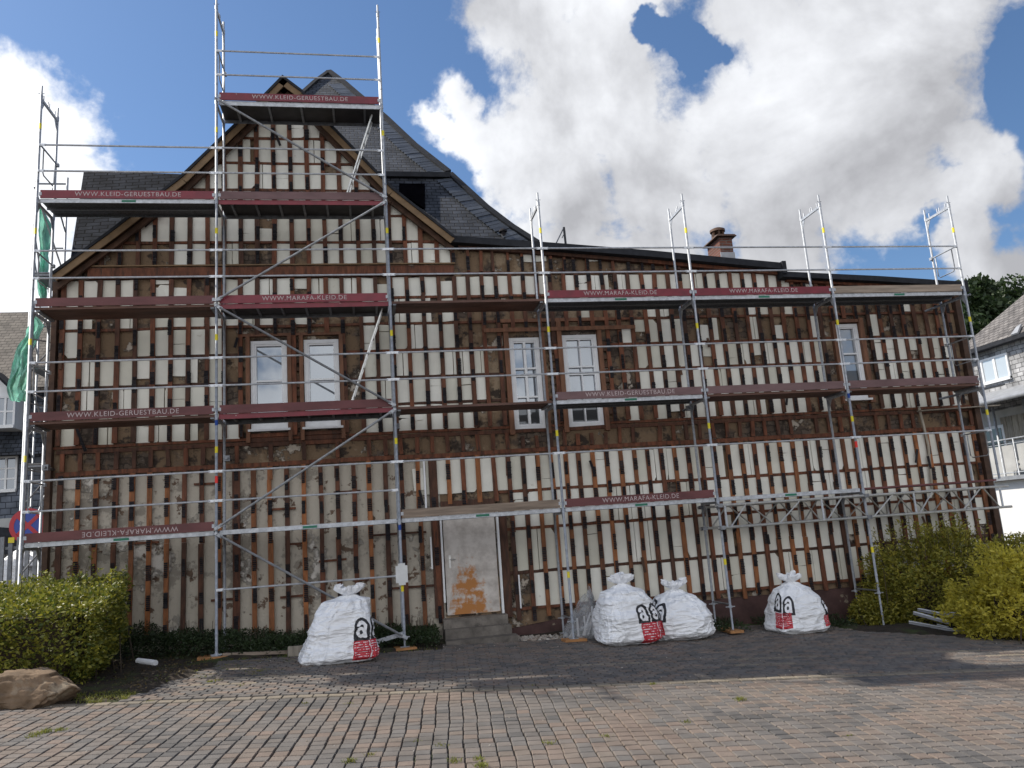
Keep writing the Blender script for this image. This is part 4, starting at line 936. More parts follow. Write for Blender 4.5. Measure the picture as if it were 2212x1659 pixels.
# ------------------------------------------------------------------ bags
def logo(u,v):
    """u,v 0..1; 1 = black, 0 = white, None = nothing"""
    inside = v<.62 or ((u-.5)/.5)**2+((v-.62)/.38)**2<1
    if not inside or u<0 or u>1: return None
    e1=((u-.44)/.28)**2+((v-.36)/.23)**2; e2=((u-.44)/.10)**2+((v-.36)/.09)**2
    if e1<1 and e2>1: return 0
    if .58<u<.78 and .12<v<.64: return 0
    h1=((u-.48)/.31)**2+((v-.60)/.27)**2; h2=((u-.48)/.12)**2+((v-.58)/.12)**2
    if v>.60 and h1<1 and h2>1: return 0
    return 1
f0=math.pi*1.5
def bag(label,loc,rz,H,prof,rxy,seed,decals,lean=(0,0),fold=.022,neck=(0,0)):
    root=thing('waste_bag',label,'bag',loc,rz,'tied white waste bags')
    NU,NV=220,90
    def S(u,v,off=0):
        # profile lookup
        for (v0,r0),(v1,r1) in zip(prof,prof[1:]):
            if v0<=v<=v1: f=(v-v0)/(v1-v0); f=f*f*(3-2*f); r=r0+(r1-r0)*f; break
        else: r=prof[-1][1]
        c,s_=math.cos(u),math.sin(u); e=.50 if v<.72 else .50+.50*min(1,(v-.72)/.16)
        cx=math.copysign(abs(c)**e,c); cy=math.copysign(abs(s_)**e,s_)
        p=Vector((rxy[0]*r*cx, rxy[1]*r*cy, 0))
        q=Vector((cx*1.3+seed, cy*1.3, v*2.4))
        w_=noise.noise(q)*.065
        rid=1-abs(noise.noise(Vector((cx*2.2-seed,cy*2.2,v*8+1.5*noise.noise(q*1.5)))))*2          # horizontal creases
        rid2=1-abs(noise.noise(Vector((cx*4.5+seed*2,cy*4.5+3,v*4+2*noise.noise(q)))))*2.2
        w_+=fold*1.1*(max(0,rid)**3)*(1.2-v)+fold*.9*(max(0,rid2)**5)
        if v>.70: w_+=.022*math.sin(u*13+seed+4*noise.noise(q))*min(1,(v-.70)/.15)*(1 if v<.95 else .5)
        k=max(.25,min(1,r/.5)); n_=Vector((cx,cy,0)).normalized()
        p+=n_*(w_*k+off); z=H*v
        if v<.06: p-=n_*(.06-v)*1.3
        return Vector((p.x+lean[0]*v**1.2+neck[0]*max(0,v-.8)*5,p.y+lean[1]*v+neck[1]*max(0,v-.8)*5,z+ (.02*noise.noise(q*2) if v>.05 else 0)))
    # arc length along the front of the section at mid height, to place the prints in metres
    tab=[(0.,f0)]
    for sg in (1,-1):
        L_=0; pv=None; part=[]
        for k in range(0,400):
            u=f0+sg*k*math.pi/400; c_,s2=math.cos(u),math.sin(u); q_=Vector((rxy[0]*.52*math.copysign(abs(c_)**.5,c_),rxy[1]*.52*math.copysign(abs(s2)**.5,s2)))
            if pv is not None: L_+=(q_-pv).length; part.append((sg*L_,u))
            pv=q_
        tab=tab+part if sg>0 else part[::-1]+tab
    def U(sm):
        for (s0,u0),(s1,u1) in zip(tab,tab[1:]):
            if s0<=sm<=s1: return u0+(u1-u0)*(sm-s0)/max(1e-9,s1-s0)
        return tab[0][1] if sm<0 else tab[-1][1]
    m_=MB(); m_.grid([[S(2*math.pi*a/NU,b/NV) for b in range(NV+1)] for a in range(NU)],0,.3,closed_u=True)
    c=S(0,0); m_.face([S(2*math.pi*a/NU,0) for a in range(NU)][::-1],0,.3)
    m_.build('sack',M['bag'],root)
    # tied, ruffled neck
    nk=MB(); top=sum((S(2*math.pi*a/16,1) for a in range(16)),Vector())/16; rows=[]
    NN=120
    for a in range(NN):
        u=2*math.pi*a/NN; row=[]
        for b in range(9):
            f=b/8; rr_=.05+.15*math.sin(min(1,f*1.15)*math.pi*.62)*(1+.06*math.sin(3*u+seed)); ruf=.30*f*math.sin(11*u+seed*3+2*noise.noise(Vector((math.cos(u)*2,math.sin(u)*2,seed+f))))+.25*f*noise.noise(Vector((math.cos(u)*3,math.sin(u)*3,seed*2+f*2)))
            zz=.165*f*(1+.12*math.sin(u*2+seed)+.30*noise.noise(Vector((math.cos(u)*2.5,math.sin(u)*2.5,seed))))-.02
            row.append(top+Vector((math.cos(u)*rr_*(1+ruf),math.sin(u)*rr_*(1+ruf)*.8,zz)))
        rows.append(row)
    nk.grid(rows,0,.2,closed_u=True); nk.build('knot',M['bag'],root)
    # lifting straps / seams
    for uu in (math.pi*1.5-.12,math.pi*1.5+1.25,math.pi*1.5-1.5):
        sm2=MB(); sm2.grid([[S(uu+.018*q+.03*math.sin(b*.2),.02+.78*b/36,.010 if q else .004) for b in range(37)] for q in (-1,0,1)],0,.9); sm2.build('seam',M['bag'],root)
    for (kind,uc,vc,wd,hg) in decals:
        dm2=MB(); n1_,n2_=(46,56) if kind=='a' else (60,60)
        rloc=rxy[0]*.62
        for ix in range(n1_):
            for iz in range(n2_):
                u0,v0=(ix+.5)/n1_,(iz+.5)/n2_
                if kind=='a':
                    k=logo(u0,v0)
                    if k is None: continue
                    m=0 if k==1 else 1
                else:
                    m=2
                    line=int(v0*17); col_=u0*2
                    if abs(u0-.52)<.012+.006*math.sin(v0*9): m=1
                    elif line%2==1 and .05<(col_%1)<.9 and noise.noise(Vector((u0*26,line*3.7,seed)))>-.12 and v0>.10 and (v0*17)%1<.6: m=1 if random.random()<.8 else 2
                P=[]
                for (du,dv) in ((0,0),(1,0),(1,1),(0,1)):
                    uu=U(uc+((ix+du)/n1_-.5)*wd); vv=vc+((iz+dv)/n2_-.5)*hg/H; P.append(S(uu,vv,.008))
                dm2.face(P,m,.5)
        dm2.build('printed_symbol' if kind=='a' else 'printed_panel',[M['black'],M['whitepr'],M['redpr']],root)
    return root
bag('leftmost white bag, tall and leaning, in front of the low dark plants',(1.98,-.72,gz(2,-.7)),.0,1.0,
    [(0,.57),(.10,.575),(.45,.47),(.72,.40),(.90,.35),(.965,.16),(1.0,.05)],(1.05,.85),1.3,[('a',.36,.48,.25,.34),('a',.63,.48,.24,.34),('t',.46,.17,.46,.29)],lean=(.16,0),neck=(.04,0))
bag('largest white bag, bulging, with three black symbols above its red panel',(6.90,-.45,gz(6.8,-.4)),.0,1.0,
    [(0,.47),(.10,.555),(.42,.54),(.68,.46),(.86,.38),(.95,.17),(1.0,.05)],(.94,.85),4.7,[('a',.19,.50,.23,.32),('a',.44,.50,.22,.32),('a',.67,.50,.20,.32),('t',.42,.18,.62,.33)],lean=(-.02,.02))
bag('squat round white bag touching the largest one, symbols on its left side',(7.93,-.20,gz(7.9,-.2)),-.15,.86,
    [(0,.46),(.14,.55),(.42,.57),(.64,.49),(.82,.37),(.94,.16),(1.0,.05)],(1.0,.85),8.1,[('a',-.38,.58,.22,.30),('a',-.64,.66,.22,.30),('t',-.50,.28,.36,.26)],lean=(.0,.02),fold=.028)
bag('rightmost white bag, standing alone with symbols at both edges',(10.30,-.10,gz(10.3,-.1)),.0,.90,
    [(0,.49),(.10,.53),(.36,.50),(.62,.43),(.84,.34),(.94,.18),(1.0,.06)],(.98,.85),12.4,[('a',-.36,.56,.23,.32),('a',-.62,.62,.22,.32),('t',-.50,.28,.36,.27),('a',.50,.48,.22,.30),('t',.50,.22,.30,.20)],lean=(.0,.05),fold=.018)
# clear sack with offcuts
cs=thing('clear_sack','see-through plastic sack full of thin white offcuts behind the scaffold foot','bag',(6.28,.30,gz(6.1,.3)))
m_=MB(); P=[]
for a in range(48):
    u=2*math.pi*a/48; row=[]
    for b in range(24):
        v=b/23; r=(.32*(1-v**1.6)**.8+.03)*(1+.18*noise.noise(Vector((math.cos(u)*2,math.sin(u)*2,v*5))))+.02
        row.append((r*math.cos(u)*.95+.16*v**1.5, r*math.sin(u)*.7, .80*v*(1+.06*math.sin(u*3)+.10*math.cos(u))))
    P.append(row)
m_.grid(P,closed_u=True); m_.build('sack',M['film'],cs)
for k in range(9):
    m_=MB(); a=Vector((random.uniform(-.22,.2),random.uniform(-.12,.12),.05)); b=a+Vector((random.uniform(-.05,.30)*.6,random.uniform(-.05,.05),random.uniform(.25,.5))); b.x=max(-.1,min(.2,b.x))
    m_.beam(a,b,random.uniform(.015,.04),.012,0,up=(0,1,0)); m_.build('offcut',M['whitepr'],cs)

def crease(m):
    t=m.node_tree; n=t.nodes; l=t.links; b=n['Principled BSDF']; tcx=n.new('ShaderNodeTexCoord'); acc=None
    for (rot,sc_,wt) in (((0,0,0),(.7,.7,2.2),.8),((0,R(40),0),(.6,.6,2.6),1.0),((0,R(-65),R(20)),(.7,.7,2.6),1.0)):
        mp=n.new('ShaderNodeMapping'); mp.inputs['Rotation'].default_value=rot; mp.inputs['Scale'].default_value=sc_; l.new(tcx.outputs['Object'],mp.inputs[0])
        q=n.new('ShaderNodeTexNoise'); q.inputs['Scale'].default_value=2.2; q.inputs['Detail'].default_value=3; q.inputs['Distortion'].default_value=.6; l.new(mp.outputs[0],q.inputs['Vector'])
        a=n.new('ShaderNodeMath'); a.operation='SUBTRACT'; l.new(q.outputs['Fac'],a.inputs[0]); a.inputs[1].default_value=.5
        c=n.new('ShaderNodeMath'); c.operation='ABSOLUTE'; l.new(a.outputs[0],c.inputs[0])
        d=n.new('ShaderNodeMath'); d.operation='MULTIPLY'; l.new(c.outputs[0],d.inputs[0]); d.inputs[1].default_value=-9*wt
        e=n.new('ShaderNodeMath'); e.operation='ADD'; e.inputs[1].default_value=wt; l.new(d.outputs[0],e.inputs[0]); e.use_clamp=True
        if acc is None: acc=e.outputs[0]
        else:
            f=n.new('ShaderNodeMath'); l.new(acc,f.inputs[0]); l.new(e.outputs[0],f.inputs[1]); acc=f.outputs[0]
    bu=n.new('ShaderNodeBump'); bu.inputs['Strength'].default_value=.42; bu.inputs['Distance'].default_value=.045; l.new(acc,bu.inputs['Height']); l.new(bu.outputs[0],b.inputs['Normal'])
crease(M['bag'])
# ------------------------------------------------------------------ plants
def leaf(mb,p,size,nrm=None,t=None,asp=.55,droop=.3):
    a=Vector((random.gauss(0,1),random.gauss(0,1),random.gauss(0,.6))).normalized()
    if nrm is not None: a=(a+nrm*random.uniform(.2,1.0)).normalized()
    b=a.cross(Vector((random.gauss(0,1),random.gauss(0,1),random.gauss(0,1)))).normalized()
    L_=size*random.uniform(.7,1.3); w_=L_*asp; n_=a.cross(b)
    mid=p+a*L_*.5; tip=p+a*L_-n_*L_*droop*random.uniform(-.3,1)
    mb.face([p,mid+b*w_/2,tip,mid-b*w_/2],0,random.random() if t is None else t)
def shell_pts(n,inside,bmin,bmax,depth,fn):
    """random points with inside(p) >= 0 and close to the surface"""
    out=[]; k=0
    while len(out)<n and k<n*60:
        k+=1; p=Vector([random.uniform(bmin[i],bmax[i]) for i in range(3)]); d=inside(p)
        if d>=0 and (d<depth or random.random()<.06): out.append(p)
    return out
def shrub(name,label,cat,inside,bmin,bmax,n,size,mt,depth=.22,asp=.55,sprays=(),core=None,group=None,loc=None,ldep=.0):
    loc=Vector(loc or ((bmin[0]+bmax[0])/2,(bmin[1]+bmax[1])/2,bmin[2])); root=thing(name,label,cat,loc,0,group); m_=MB(); c=(Vector(bmin)+Vector(bmax))/2
    for p in shell_pts(n,inside,bmin,bmax,depth,None):
        nr=(p-c); nr.z*=.8; nr=nr.normalized(); leaf(m_,p-loc,size,nr+Vector((0,0,.35)),asp=asp)
    tw=MB()
    for (b,tp) in sprays:
        b=Vector(b); tp=Vector(tp); tw.tube([b-loc,(b+tp)/2-loc+Vector((random.gauss(0,.03),0,0)),tp-loc],[.006,.004,.002],0,5)
        d=tp-b; k=int(d.length/.035)
        for q in range(k):
            f=(q+1)/k; s_=Vector((random.choice((-1,1))*.6,random.gauss(0,.5),.5)); leaf(m_,b+d*f-loc,size*.9,s_,asp=asp)
    for k in range(26):
        a=random.uniform(0,6.28); bx=random.uniform(bmin[0]+.15,bmax[0]-.15); by=random.uniform(bmin[1]+.15,bmax[1]-.15); z0=gz(bx,by); tp=Vector((bx+.25*math.cos(a),by+.25*math.sin(a),bmin[2]+(bmax[2]-bmin[2])*random.uniform(.4,.8)))
        if inside(tp)<0: continue
        tw.tube([Vector((bx,by,z0))-loc,tp-loc],[.014,.005],0,5)
    if core:
        for bxx in core: tw.box(bxx[0]-loc.x,bxx[1]-loc.x,bxx[2]-loc.y,bxx[3]-loc.y,bxx[4]-loc.z,bxx[5]-loc.z)
    m_.build('foliage',mt,root); tw.build('branches',M['twig'],root); return root
random.seed(21)
# clipped hedge, front left
hx0,hy0,hy1=-4.3,-2.35,.25
def hin(p):
    f=max(0,(p.y-hy0)/(hy1-hy0)); zt=1.04+.36*f**.7+.05*noise.noise(Vector((p.x*2,p.y*2,0)))
    w_=.09*noise.noise(p*2.0)+.09*noise.noise(p*5)
    hx1=-1.12-.10*(p.y+2.35)
    rr_=.35; dx=min(p.x-hx0,hx1-p.x); dy=min(p.y-hy0,hy1-p.y)
    under=max(0,.40-(p.z-gz(p.x,p.y)))*.7
    d=min(dx,dy,zt-p.z)-under+w_
    if dx<rr_ and dy<rr_: d=min(d,rr_-math.hypot(rr_-dx,rr_-dy)+w_-under)
    return d
spr=[((-1.75+.1*k+random.uniform(-.1,.1),-1.2+random.uniform(-.5,.9),1.15),(-1.7+.1*k+random.uniform(-.15,.15),-1.1+random.uniform(-.6,.9),1.42+random.uniform(0,.14))) for k in range(-9,5)]
spr+=[((-2.0,-.1,1.2),(-1.9,-.15,1.80)),((-2.15,-.1,1.2),(-2.2,-.1,1.62)),((-1.85,.0,1.2),(-1.95,-.05,1.7))]
shrub('hedge','clipped green hedge with a sunlit top behind the sandstone boulder','hedge',hin,(-4.3,-2.45,.0),(-1.0,.35,1.6),34000,.064,M['hedge'],depth=.20,sprays=spr,core=[(-4.1,-1.62,-1.95,-.1,.1,.92)])
def ell(c,r,nz=.16,fr=2.0):
    c=Vector(c)
    def f(p):
        q=Vector(((p.x-c.x)/r[0],(p.y-c.y)/r[1],(p.z-c.z)/r[2])); return (1-q.length)*min(r)+nz*noise.noise(p*fr)+nz*.5*noise.noise(p*fr*3)
    return f
def spray_set(c,r,n,ln):
    o=[]
    for _ in range(n):
        a=random.uniform(0,6.28); q=Vector((math.cos(a)*random.uniform(.2,.95)*r[0],math.sin(a)*random.uniform(.1,.9)*r[1],0)); h=math.sqrt(max(.05,1-(q.x/r[0])**2-(q.y/r[1])**2))*r[2]
        b=Vector(c)+q+Vector((0,0,h*.9)); o.append((b,b+Vector((random.uniform(-.12,.12)+q.x*.12,random.uniform(-.1,.1),ln*random.uniform(.5,1.2)))))
    return o
c,r=(13.6,.15,-.15),(1.45,.80,1.2)
shrub('shrub','large olive-green shrub growing against the right end of the stripped wall','shrub',ell(c,r,.32,1.9),(c[0]-r[0]-.2,c[1]-r[1]-.2,-.75),(c[0]+r[0]+.2,.98,c[2]+r[2]+.3),22000,.075,M['olive'],depth=.22,asp=.42,sprays=spray_set(c,r,80,.5),core=[(13.1,14.3,.1,.5,-.75,.0)])
c,r=(15.25,-.35,-.05),(.9,.8,.95)
shrub('shrub','olive shrub right of the wall corner, behind the golden one','shrub',ell(c,r),(14.2,-1.3,-.8),(16.3,.7,1.2),9000,.075,M['olive'],depth=.22,asp=.42,sprays=spray_set(c,r,10,.3),core=[(15.0,15.6,-.5,.0,-.7,.1)])
c,r=(13.75,-1.75,-.25),(1.25,1.05,.88)
shrub('shrub','bright golden-yellow shrub in full sun at the right edge of the paving','shrub',ell(c,r,.52,1.7),(c[0]-r[0]-.2,c[1]-r[1]-.2,-.78),(c[0]+r[0]+.2,c[1]+r[1]+.2,c[2]+r[2]+.2),20000,.080,M['ylw'],depth=.20,asp=.45,sprays=spray_set(c,r,70,.34),core=[(13.4,14.2,-2.0,-1.4,-.75,-.15)])
c,r=(12.35,.38,-.42),(.55,.42,.38)
shrub('shrub','small dark green shrub at the foot of the raised scaffold leg','shrub',ell(c,r,.1),(11.6,-.15,-.75),(13.1,.9,.2),4500,.07,M['olive'],depth=.25,asp=.5,sprays=spray_set(c,r,8,.15))
# low dark plants at the foot of the wall
def lowplants(name,x0,x1,hf,label,n):
    mb=MB(); tw=MB()
    root=thing(name,label,'plants',((x0+x1)/2,.6,gz((x0+x1)/2,.6)))
    l0=root.location
    for _ in range(n):
        x=random.uniform(x0,x1); y=random.uniform(-.02,1.08); h=hf(x)*(.75+.35*noise.noise(Vector((x*2.5,y*2.5,0))))*min(1,(y+.12)/.25)
        z=gz(x,y)+max(.02,h)*random.random()**.4; leaf(mb,Vector((x,y,z))-l0,.055,Vector((0,-.3,.6)),asp=.4)
    for _ in range(30):
        x=random.uniform(x0,x1); y=random.uniform(.2,1.0); tw.tube([Vector((x,y,gz(x,y)))-l0,Vector((x+random.uniform(-.1,.1),y,gz(x,y)+hf(x)*1.15))-l0],.004,0,4)
    mb.build('foliage',M['dkleaf'],root); tw.build('stems',M['twig'],root)
lowplants('low_plants',-1.75,1.85,lambda x: .58-.09*(x+1.7),'low dark green plants along the wall between the hedge and the left white bag',13000)
lowplants('low_plants',2.45,3.68,lambda x: .42-.05*(x-2.5),'low dark green plants beside the door steps behind the second scaffold foot',5000)
lowplants('low_plants',9.9,11.6,lambda x: .20,'thin dark weeds at the plinth behind the lone white bag',1800)
lowplants('low_plants',8.35,9.45,lambda x: .20,'thin dark weeds at the plinth behind the long orange board',1200)
# weeds and grass
def tuft(mb,x,y,n,h,sp=.05,ln=None):
    for _ in range(n):
        a=random.uniform(0,6.28); r_=random.random()*sp; b=Vector((x+r_*math.cos(a),y+r_*math.sin(a),gz(x,y)-.005)); t_=b+Vector((random.gauss(0,h*.6),random.gauss(0,h*.6),h*random.uniform(.4,1.1))); s_=Vector((random.gauss(0,1),random.gauss(0,1),0)).normalized()*.0035
        m_=(b+t_)/2+Vector((0,0,h*.2)); mb.face([b-s_,b+s_,m_+s_,m_-s_],0); mb.face([m_-s_,m_+s_,t_],0)
gr=MB()
for _ in range(420):
    x=random.uniform(-3.2,-.55); y=random.uniform(-3.15,-2.45)
    if y>border(x)-.05 and noise.noise(Vector((x*2,y*2,5)))>-.25: tuft(gr,x,y,7,.05)
for _ in range(170):
    x=random.uniform(-1.0,.4); y=random.uniform(-2.3,-.2)
    if in_soil(x,y) and noise.noise(Vector((x*2,y*2,9)))>0: tuft(gr,x,y,6,.03)
for _ in range(120): x=random.uniform(-.4,3.6); y=random.uniform(-.25,.1); tuft(gr,x,y,5,.04)
for _ in range(500):
    x=random.uniform(-.5,1.3); y=random.uniform(-1.7,-.35)
    if noise.noise(Vector((x*1.6,y*3,2)))>.0: tuft(gr,x,y,3,.018)
tag(gr.build('grass',M['grass']),kind='stuff')
lt_=MB()
for _ in range(2600):
    x=random.uniform(-2.6,.1); y=random.uniform(-3.1,1.0)
    if in_soil(x,y): leaf(lt_,Vector((x,y,gz(x,y)+.03+.05*noise.noise(Vector((x*1.3,y*1.3,0))))),random.uniform(.02,.05),Vector((0,0,.3)),asp=.6)
tag(lt_.build('leaf_litter',mat('leaf_litter',(.05,.035,.018),(.11,.08,.03),rough=.8,var=.5,bump=0,spots=[((.05,.08,.02),2,.5,.1)])),kind='stuff')
wd=MB()
def gndp(px,py):
    d=ray(px,py); t=(-.08-.045*CAM.x+.02*CAM.y-CAM.z)/(d.z+.045*d.x-.02*d.y); return CAM+d*t
for (px,py,n,h) in [(75,1588,26,.045),(100,1582,30,.05),(130,1578,22,.04),(68,1592,20,.03),(385,1452,12,.03),(455,1473,18,.035),(470,1470,10,.03),(560,1450,10,.03),(750,1520,12,.02),(758,1645,30,.04),(800,1630,12,.03),(980,1645,24,.04),(1040,1655,40,.04),(955,1610,10,.03),(1185,1605,14,.03),(1030,1640,26,.03),(1410,1478,20,.03),(1600,1512,34,.05),(1480,1560,14,.03),(1310,1590,14,.03),(1830,1590,8,.02),(660,1520,10,.03),(320,1515,12,.02),(520,1480,8,.02),(900,1600,6,.02),(1150,1480,6,.02)]:
    q=gndp(px,py); tuft(wd,q.x,q.y,n*2,h,.07)
tag(wd.build('paving_weeds',M['grass']),kind='stuff')
mo=MB()
for _ in range(900):                                             # crumbs, chips and dry leaves on the paving
    x=random.uniform(-1.5,14); y=random.uniform(-6.5,.6)
    if y>-.5 or random.random()<.25:
        s_=random.uniform(.004,.014); z=gz(x,y); a=random.uniform(0,3); mo.hexa([(x+s_*math.cos(a+k*1.57),y+s_*math.sin(a+k*1.57),z) for k in range(4)]+[(x+.7*s_*math.cos(a+k*1.57),y+.7*s_*math.sin(a+k*1.57),z+s_*.6) for k in range(4)],0)
for _ in range(260):
    x=random.uniform(5.1,6.3); y=random.uniform(.35,.9); s_=random.uniform(.008,.03); z=gz(x,y); mo.hexa([(x-s_,y-s_,z),(x+s_,y-s_,z),(x+s_,y+s_,z),(x-s_,y+s_,z),(x-s_*.6,y-s_*.5,z+s_),(x+s_*.5,y-s_*.6,z+s_*.8),(x+s_*.6,y+s_*.6,z+s_),(x-s_*.5,y+s_*.6,z+s_*.9)],0)
tag(mo.build('rubble_crumbs',mat('pale_rubble',(.45,.42,.38),(.25,.2,.16),rough=.9,var=.3,bump=0)),kind='stuff')
# foam slips and pipe on the ground
a,b=gndp(298,1436),gndp(336,1441); m_=MB(); m_.tube([a+Vector((0,0,.06)),b+Vector((0,0,.06))],.045,0,14); tag(m_.build('pipe_offcut',M['white']),'short white pipe offcut lying on the soil right of the hedge','pipe')
m_=MB(); m_.beam((1.15,-.15,-.05),(2.35,.10,-.10),.05,.16,0); tag(m_.build('timber_board',M['timber']),'grey weathered board lying on the ground behind the left white bag','board')
m_=MB(); m_.beam((.10,.02,-.02),(1.2,.03,-.08),.10,.05,0); tag(m_.build('timber_board',M['plankgr']),'thin sandy board edging the paving between the first scaffold foot and the left bag','board')
q=gndp(240,1421); m_=MB(); m_.prism([q+Vector((-.06,0,.02)),q+Vector((.02,-.04,.03)),q+Vector((.08,.0,.02)),q+Vector((0,.05,.03))],(0,0,.012)); tag(m_.build('stone_chip',M['foam']),'small pale stone chip on the dark soil between hedge and paving','stone')
# loose metal rails by the shrubs
random.seed(4)
for k,(p0,p1,hh) in enumerate([((1965,1345),(2090,1368),.05),((2025,1352),(2160,1386),.05),((1985,1318),(2060,1333),.14),((1975,1325),(2050,1346),.12),((2040,1325),(2115,1332),.12),((2085,1342),(2125,1352),.10)]):
    a=gndp(*p0); b=gndp(*p1); a=Vector((min(a.x,13.0),min(a.y,.1),0)); a=at(p0[0],p0[1],-.35-.1*k); b=at(p1[0],p1[1],-1.25-.05*k); m_=MB(); m_.beam(a,b,.06,.035,0); m_.beam(a+Vector((0,0,.03)),b+Vector((0,0,.03)),.05,.01,1)
    tag(m_.build('metal_rail',[M['lead'],M['white']]),['long bright metal rail, frontmost on the ground by the golden shrub','metal rail reaching furthest right under the golden shrub','thin dark metal rail, rearmost at the top of the loose pile','dark metal rail lying second from the top of the loose pile','short metal rail on the right of the loose pile','stubby white rail end poking out under the golden shrub'][k],'rail','loose metal rails under the shrubs')
# boulder
bm=bmesh.new(); bmesh.ops.create_icosphere(bm,subdivisions=5,radius=1)
planes=[]; random.seed(12)
for _ in range(16): planes.append((Vector((random.gauss(0,1),random.gauss(0,1),random.gauss(0,1))).normalized(),random.uniform(.62,.9)))
planes.append((Vector((.1,-.1,1)).normalized(),.62)); planes.append((Vector((0,-1,.25)).normalized(),.66))
for v in bm.verts:
    for n_,d_ in planes:
        e=v.co.dot(n_)-d_
        if e>0: v.co-=n_*e*.93
    q=v.co.copy(); v.co+=q.normalized()*(.10*noise.noise(q*2.3)-.10*max(0,1-abs(noise.noise(q*1.9+Vector((3,1,2))))*9)-.05*max(0,1-abs(noise.noise(q*4.1))*7)+.03*noise.noise(q*9)+.012*noise.noise(q*22))
    v.co.x*=.80; v.co.y*=.45; v.co.z*=.40
me=bpy.data.meshes.new('boulder'); bm.to_mesh(me); bm.free(); me.materials.append(M['rock']); 
for p_ in me.polygons: p_.use_smooth=True
at_=me.attributes.new('tint','FLOAT','FACE'); at_.data.foreach_set('value',[.5]*len(me.polygons))
o=inst('boulder',me,None,(-1.80,-2.88,.07),(0,.06,-.15)); tag(o,'large brown sandstone boulder in front of the hedge','boulder')

# ------------------------------------------------------------------ left background
hs_=thing('slate_clad_house','blue-grey slate clad house with a brown tiled roof at the far left','house',(-11,14,0))
def lp_(o): o.parent=hs_; o.matrix_parent_inverse=Matrix.Translation((11,-14,0)); return o
M['tileB']=slate('brown_roof_tiles',(0,2),(.10,.085,.072),(.15,.13,.11),bw=.22,bh=.15,mortar=(.035,.03,.026),slope=1.2,rough=.8)
M['wallS']=slate('blue_wall_slate',(0,2),(.10,.115,.145),(.135,.152,.185),bw=.30,bh=.19,mortar=(.04,.046,.06),rough=.5,bump=.6,ms=.015)
W0=12.0
zt_=at(0,1063,W0).z
e1=at(60,850,W0-.4); zr0=at(0,808,W0-.4).z; zmid=at(60,935,W0).z; zbase=at(60,1140,W0).z
P4=Vector((0,W0-.5,zr0-.3)); n4=Vector((0,-math.sin(R(45)),math.cos(R(45))))
m_=MB(); m_.box(-20,-5.4,W0,W0+8,-1,zr0-.3,0); lp_(m_.build('wall',M['wallS']))
m_=MB(); t_=at(30,669,W0+2.5); 
m_.prism([(-20,W0-.45,zr0-.45),(-5.0,W0-.45,zr0-.45),(-5.0,W0+2.8,t_.z),(-20,W0+2.8,t_.z)],(0,.05,-.14),0); lp_(m_.build('roof',M['tileB']))
m_=MB(); zb2=at(50,925,W0-.3).z; m_.prism([(-20,W0-.55,zb2-.75),(-5.2,W0-.55,zb2-.75),(-5.2,W0-.03,zb2+.2),(-20,W0-.03,zb2+.2)],(0,0,-.08),0); lp_(m_.build('pent_roof',slate('pent_slate',(0,2),(.04,.048,.062),(.06,.068,.085),bw=.2,bh=.14)))
def farwin(x0p,x1p,y0p,y1p,Y,cols,rows,parent,label=None):
    a=at(x0p,y0p,Y); b=at(x1p,y1p,Y); f=MB(); x0,x1,z1,z0=a.x,b.x,a.z,b.z; t=.06
    f.box(x0-t,x0,Y-.06,Y+.02,z0-t,z1+t); f.box(x1,x1+t,Y-.06,Y+.02,z0-t,z1+t); f.box(x0,x1,Y-.06,Y+.02,z1,z1+t); f.box(x0-.05,x1+.05,Y-.10,Y+.02,z0-t*1.6,z0)
    for k in range(1,cols): x=x0+(x1-x0)*k/cols; f.box(x-.03,x+.03,Y-.05,Y,z0,z1)
    for k in range(1,rows): z=z0+(z1-z0)*k/rows; f.box(x0,x1,Y-.045,Y,z-.025,z+.025)
    o=f.build('window',M['white']); parent(o); g_=MB(); g_.box(x0,x1,Y-.02,Y-.01,z0,z1); g_.build('pane',M['glassbl'],o)
farwin(-45,32,993,1056,W0,4,3,lp_); farwin(-45,34,868,916,W0-.35,4,2,lp_)
m_=MB(); a=at(-40,990,W0); 
g0=at(-40,925,W0-.9); g1=at(33,925,W0-.9); gt=at(-6,812,W0-.9)
m_=MB(); m_.prism([(g0.x,W0-.88,g0.z),(g1.x,W0-.88,g1.z),(g1.x,W0-.88,at(30,855,W0-.9).z),(gt.x,W0-.88,gt.z),(g0.x,W0-.88,at(30,855,W0-.9).z)],(0,.7,0)); o=lp_(m_.build('dormer',M['white']))
farwin(-38,28,862,918,W0-.95,4,2,lp_)
m_=MB(); c0=at(34,852,W0-1.1); m_.beam(at(-8,803,W0-1.0),at(42,850,W0-1.0),.9,.06,0,up=(0,0,1)); lp_(m_.build('dormer_roof',M['felt']))
m_=MB(); z1=at(40,1118,W0-.1).z; m_.box(-20,-5.35,W0-.12,W0-.02,-1,z1,0); lp_(m_.build('base_wall',M['greyren']))
m_=MB(); a=at(-20,1130,W0-.3); b=at(40,1134,W0-.3); m_.prism([(a.x,W0-.9,a.z-.1),(b.x,W0-.9,b.z-.1),(b.x+.9,W0-.9,b.z-.9),(a.x,W0-.9,a.z-.9)],(0,.7,0)); lp_(m_.build('porch_roof',M['felt']))
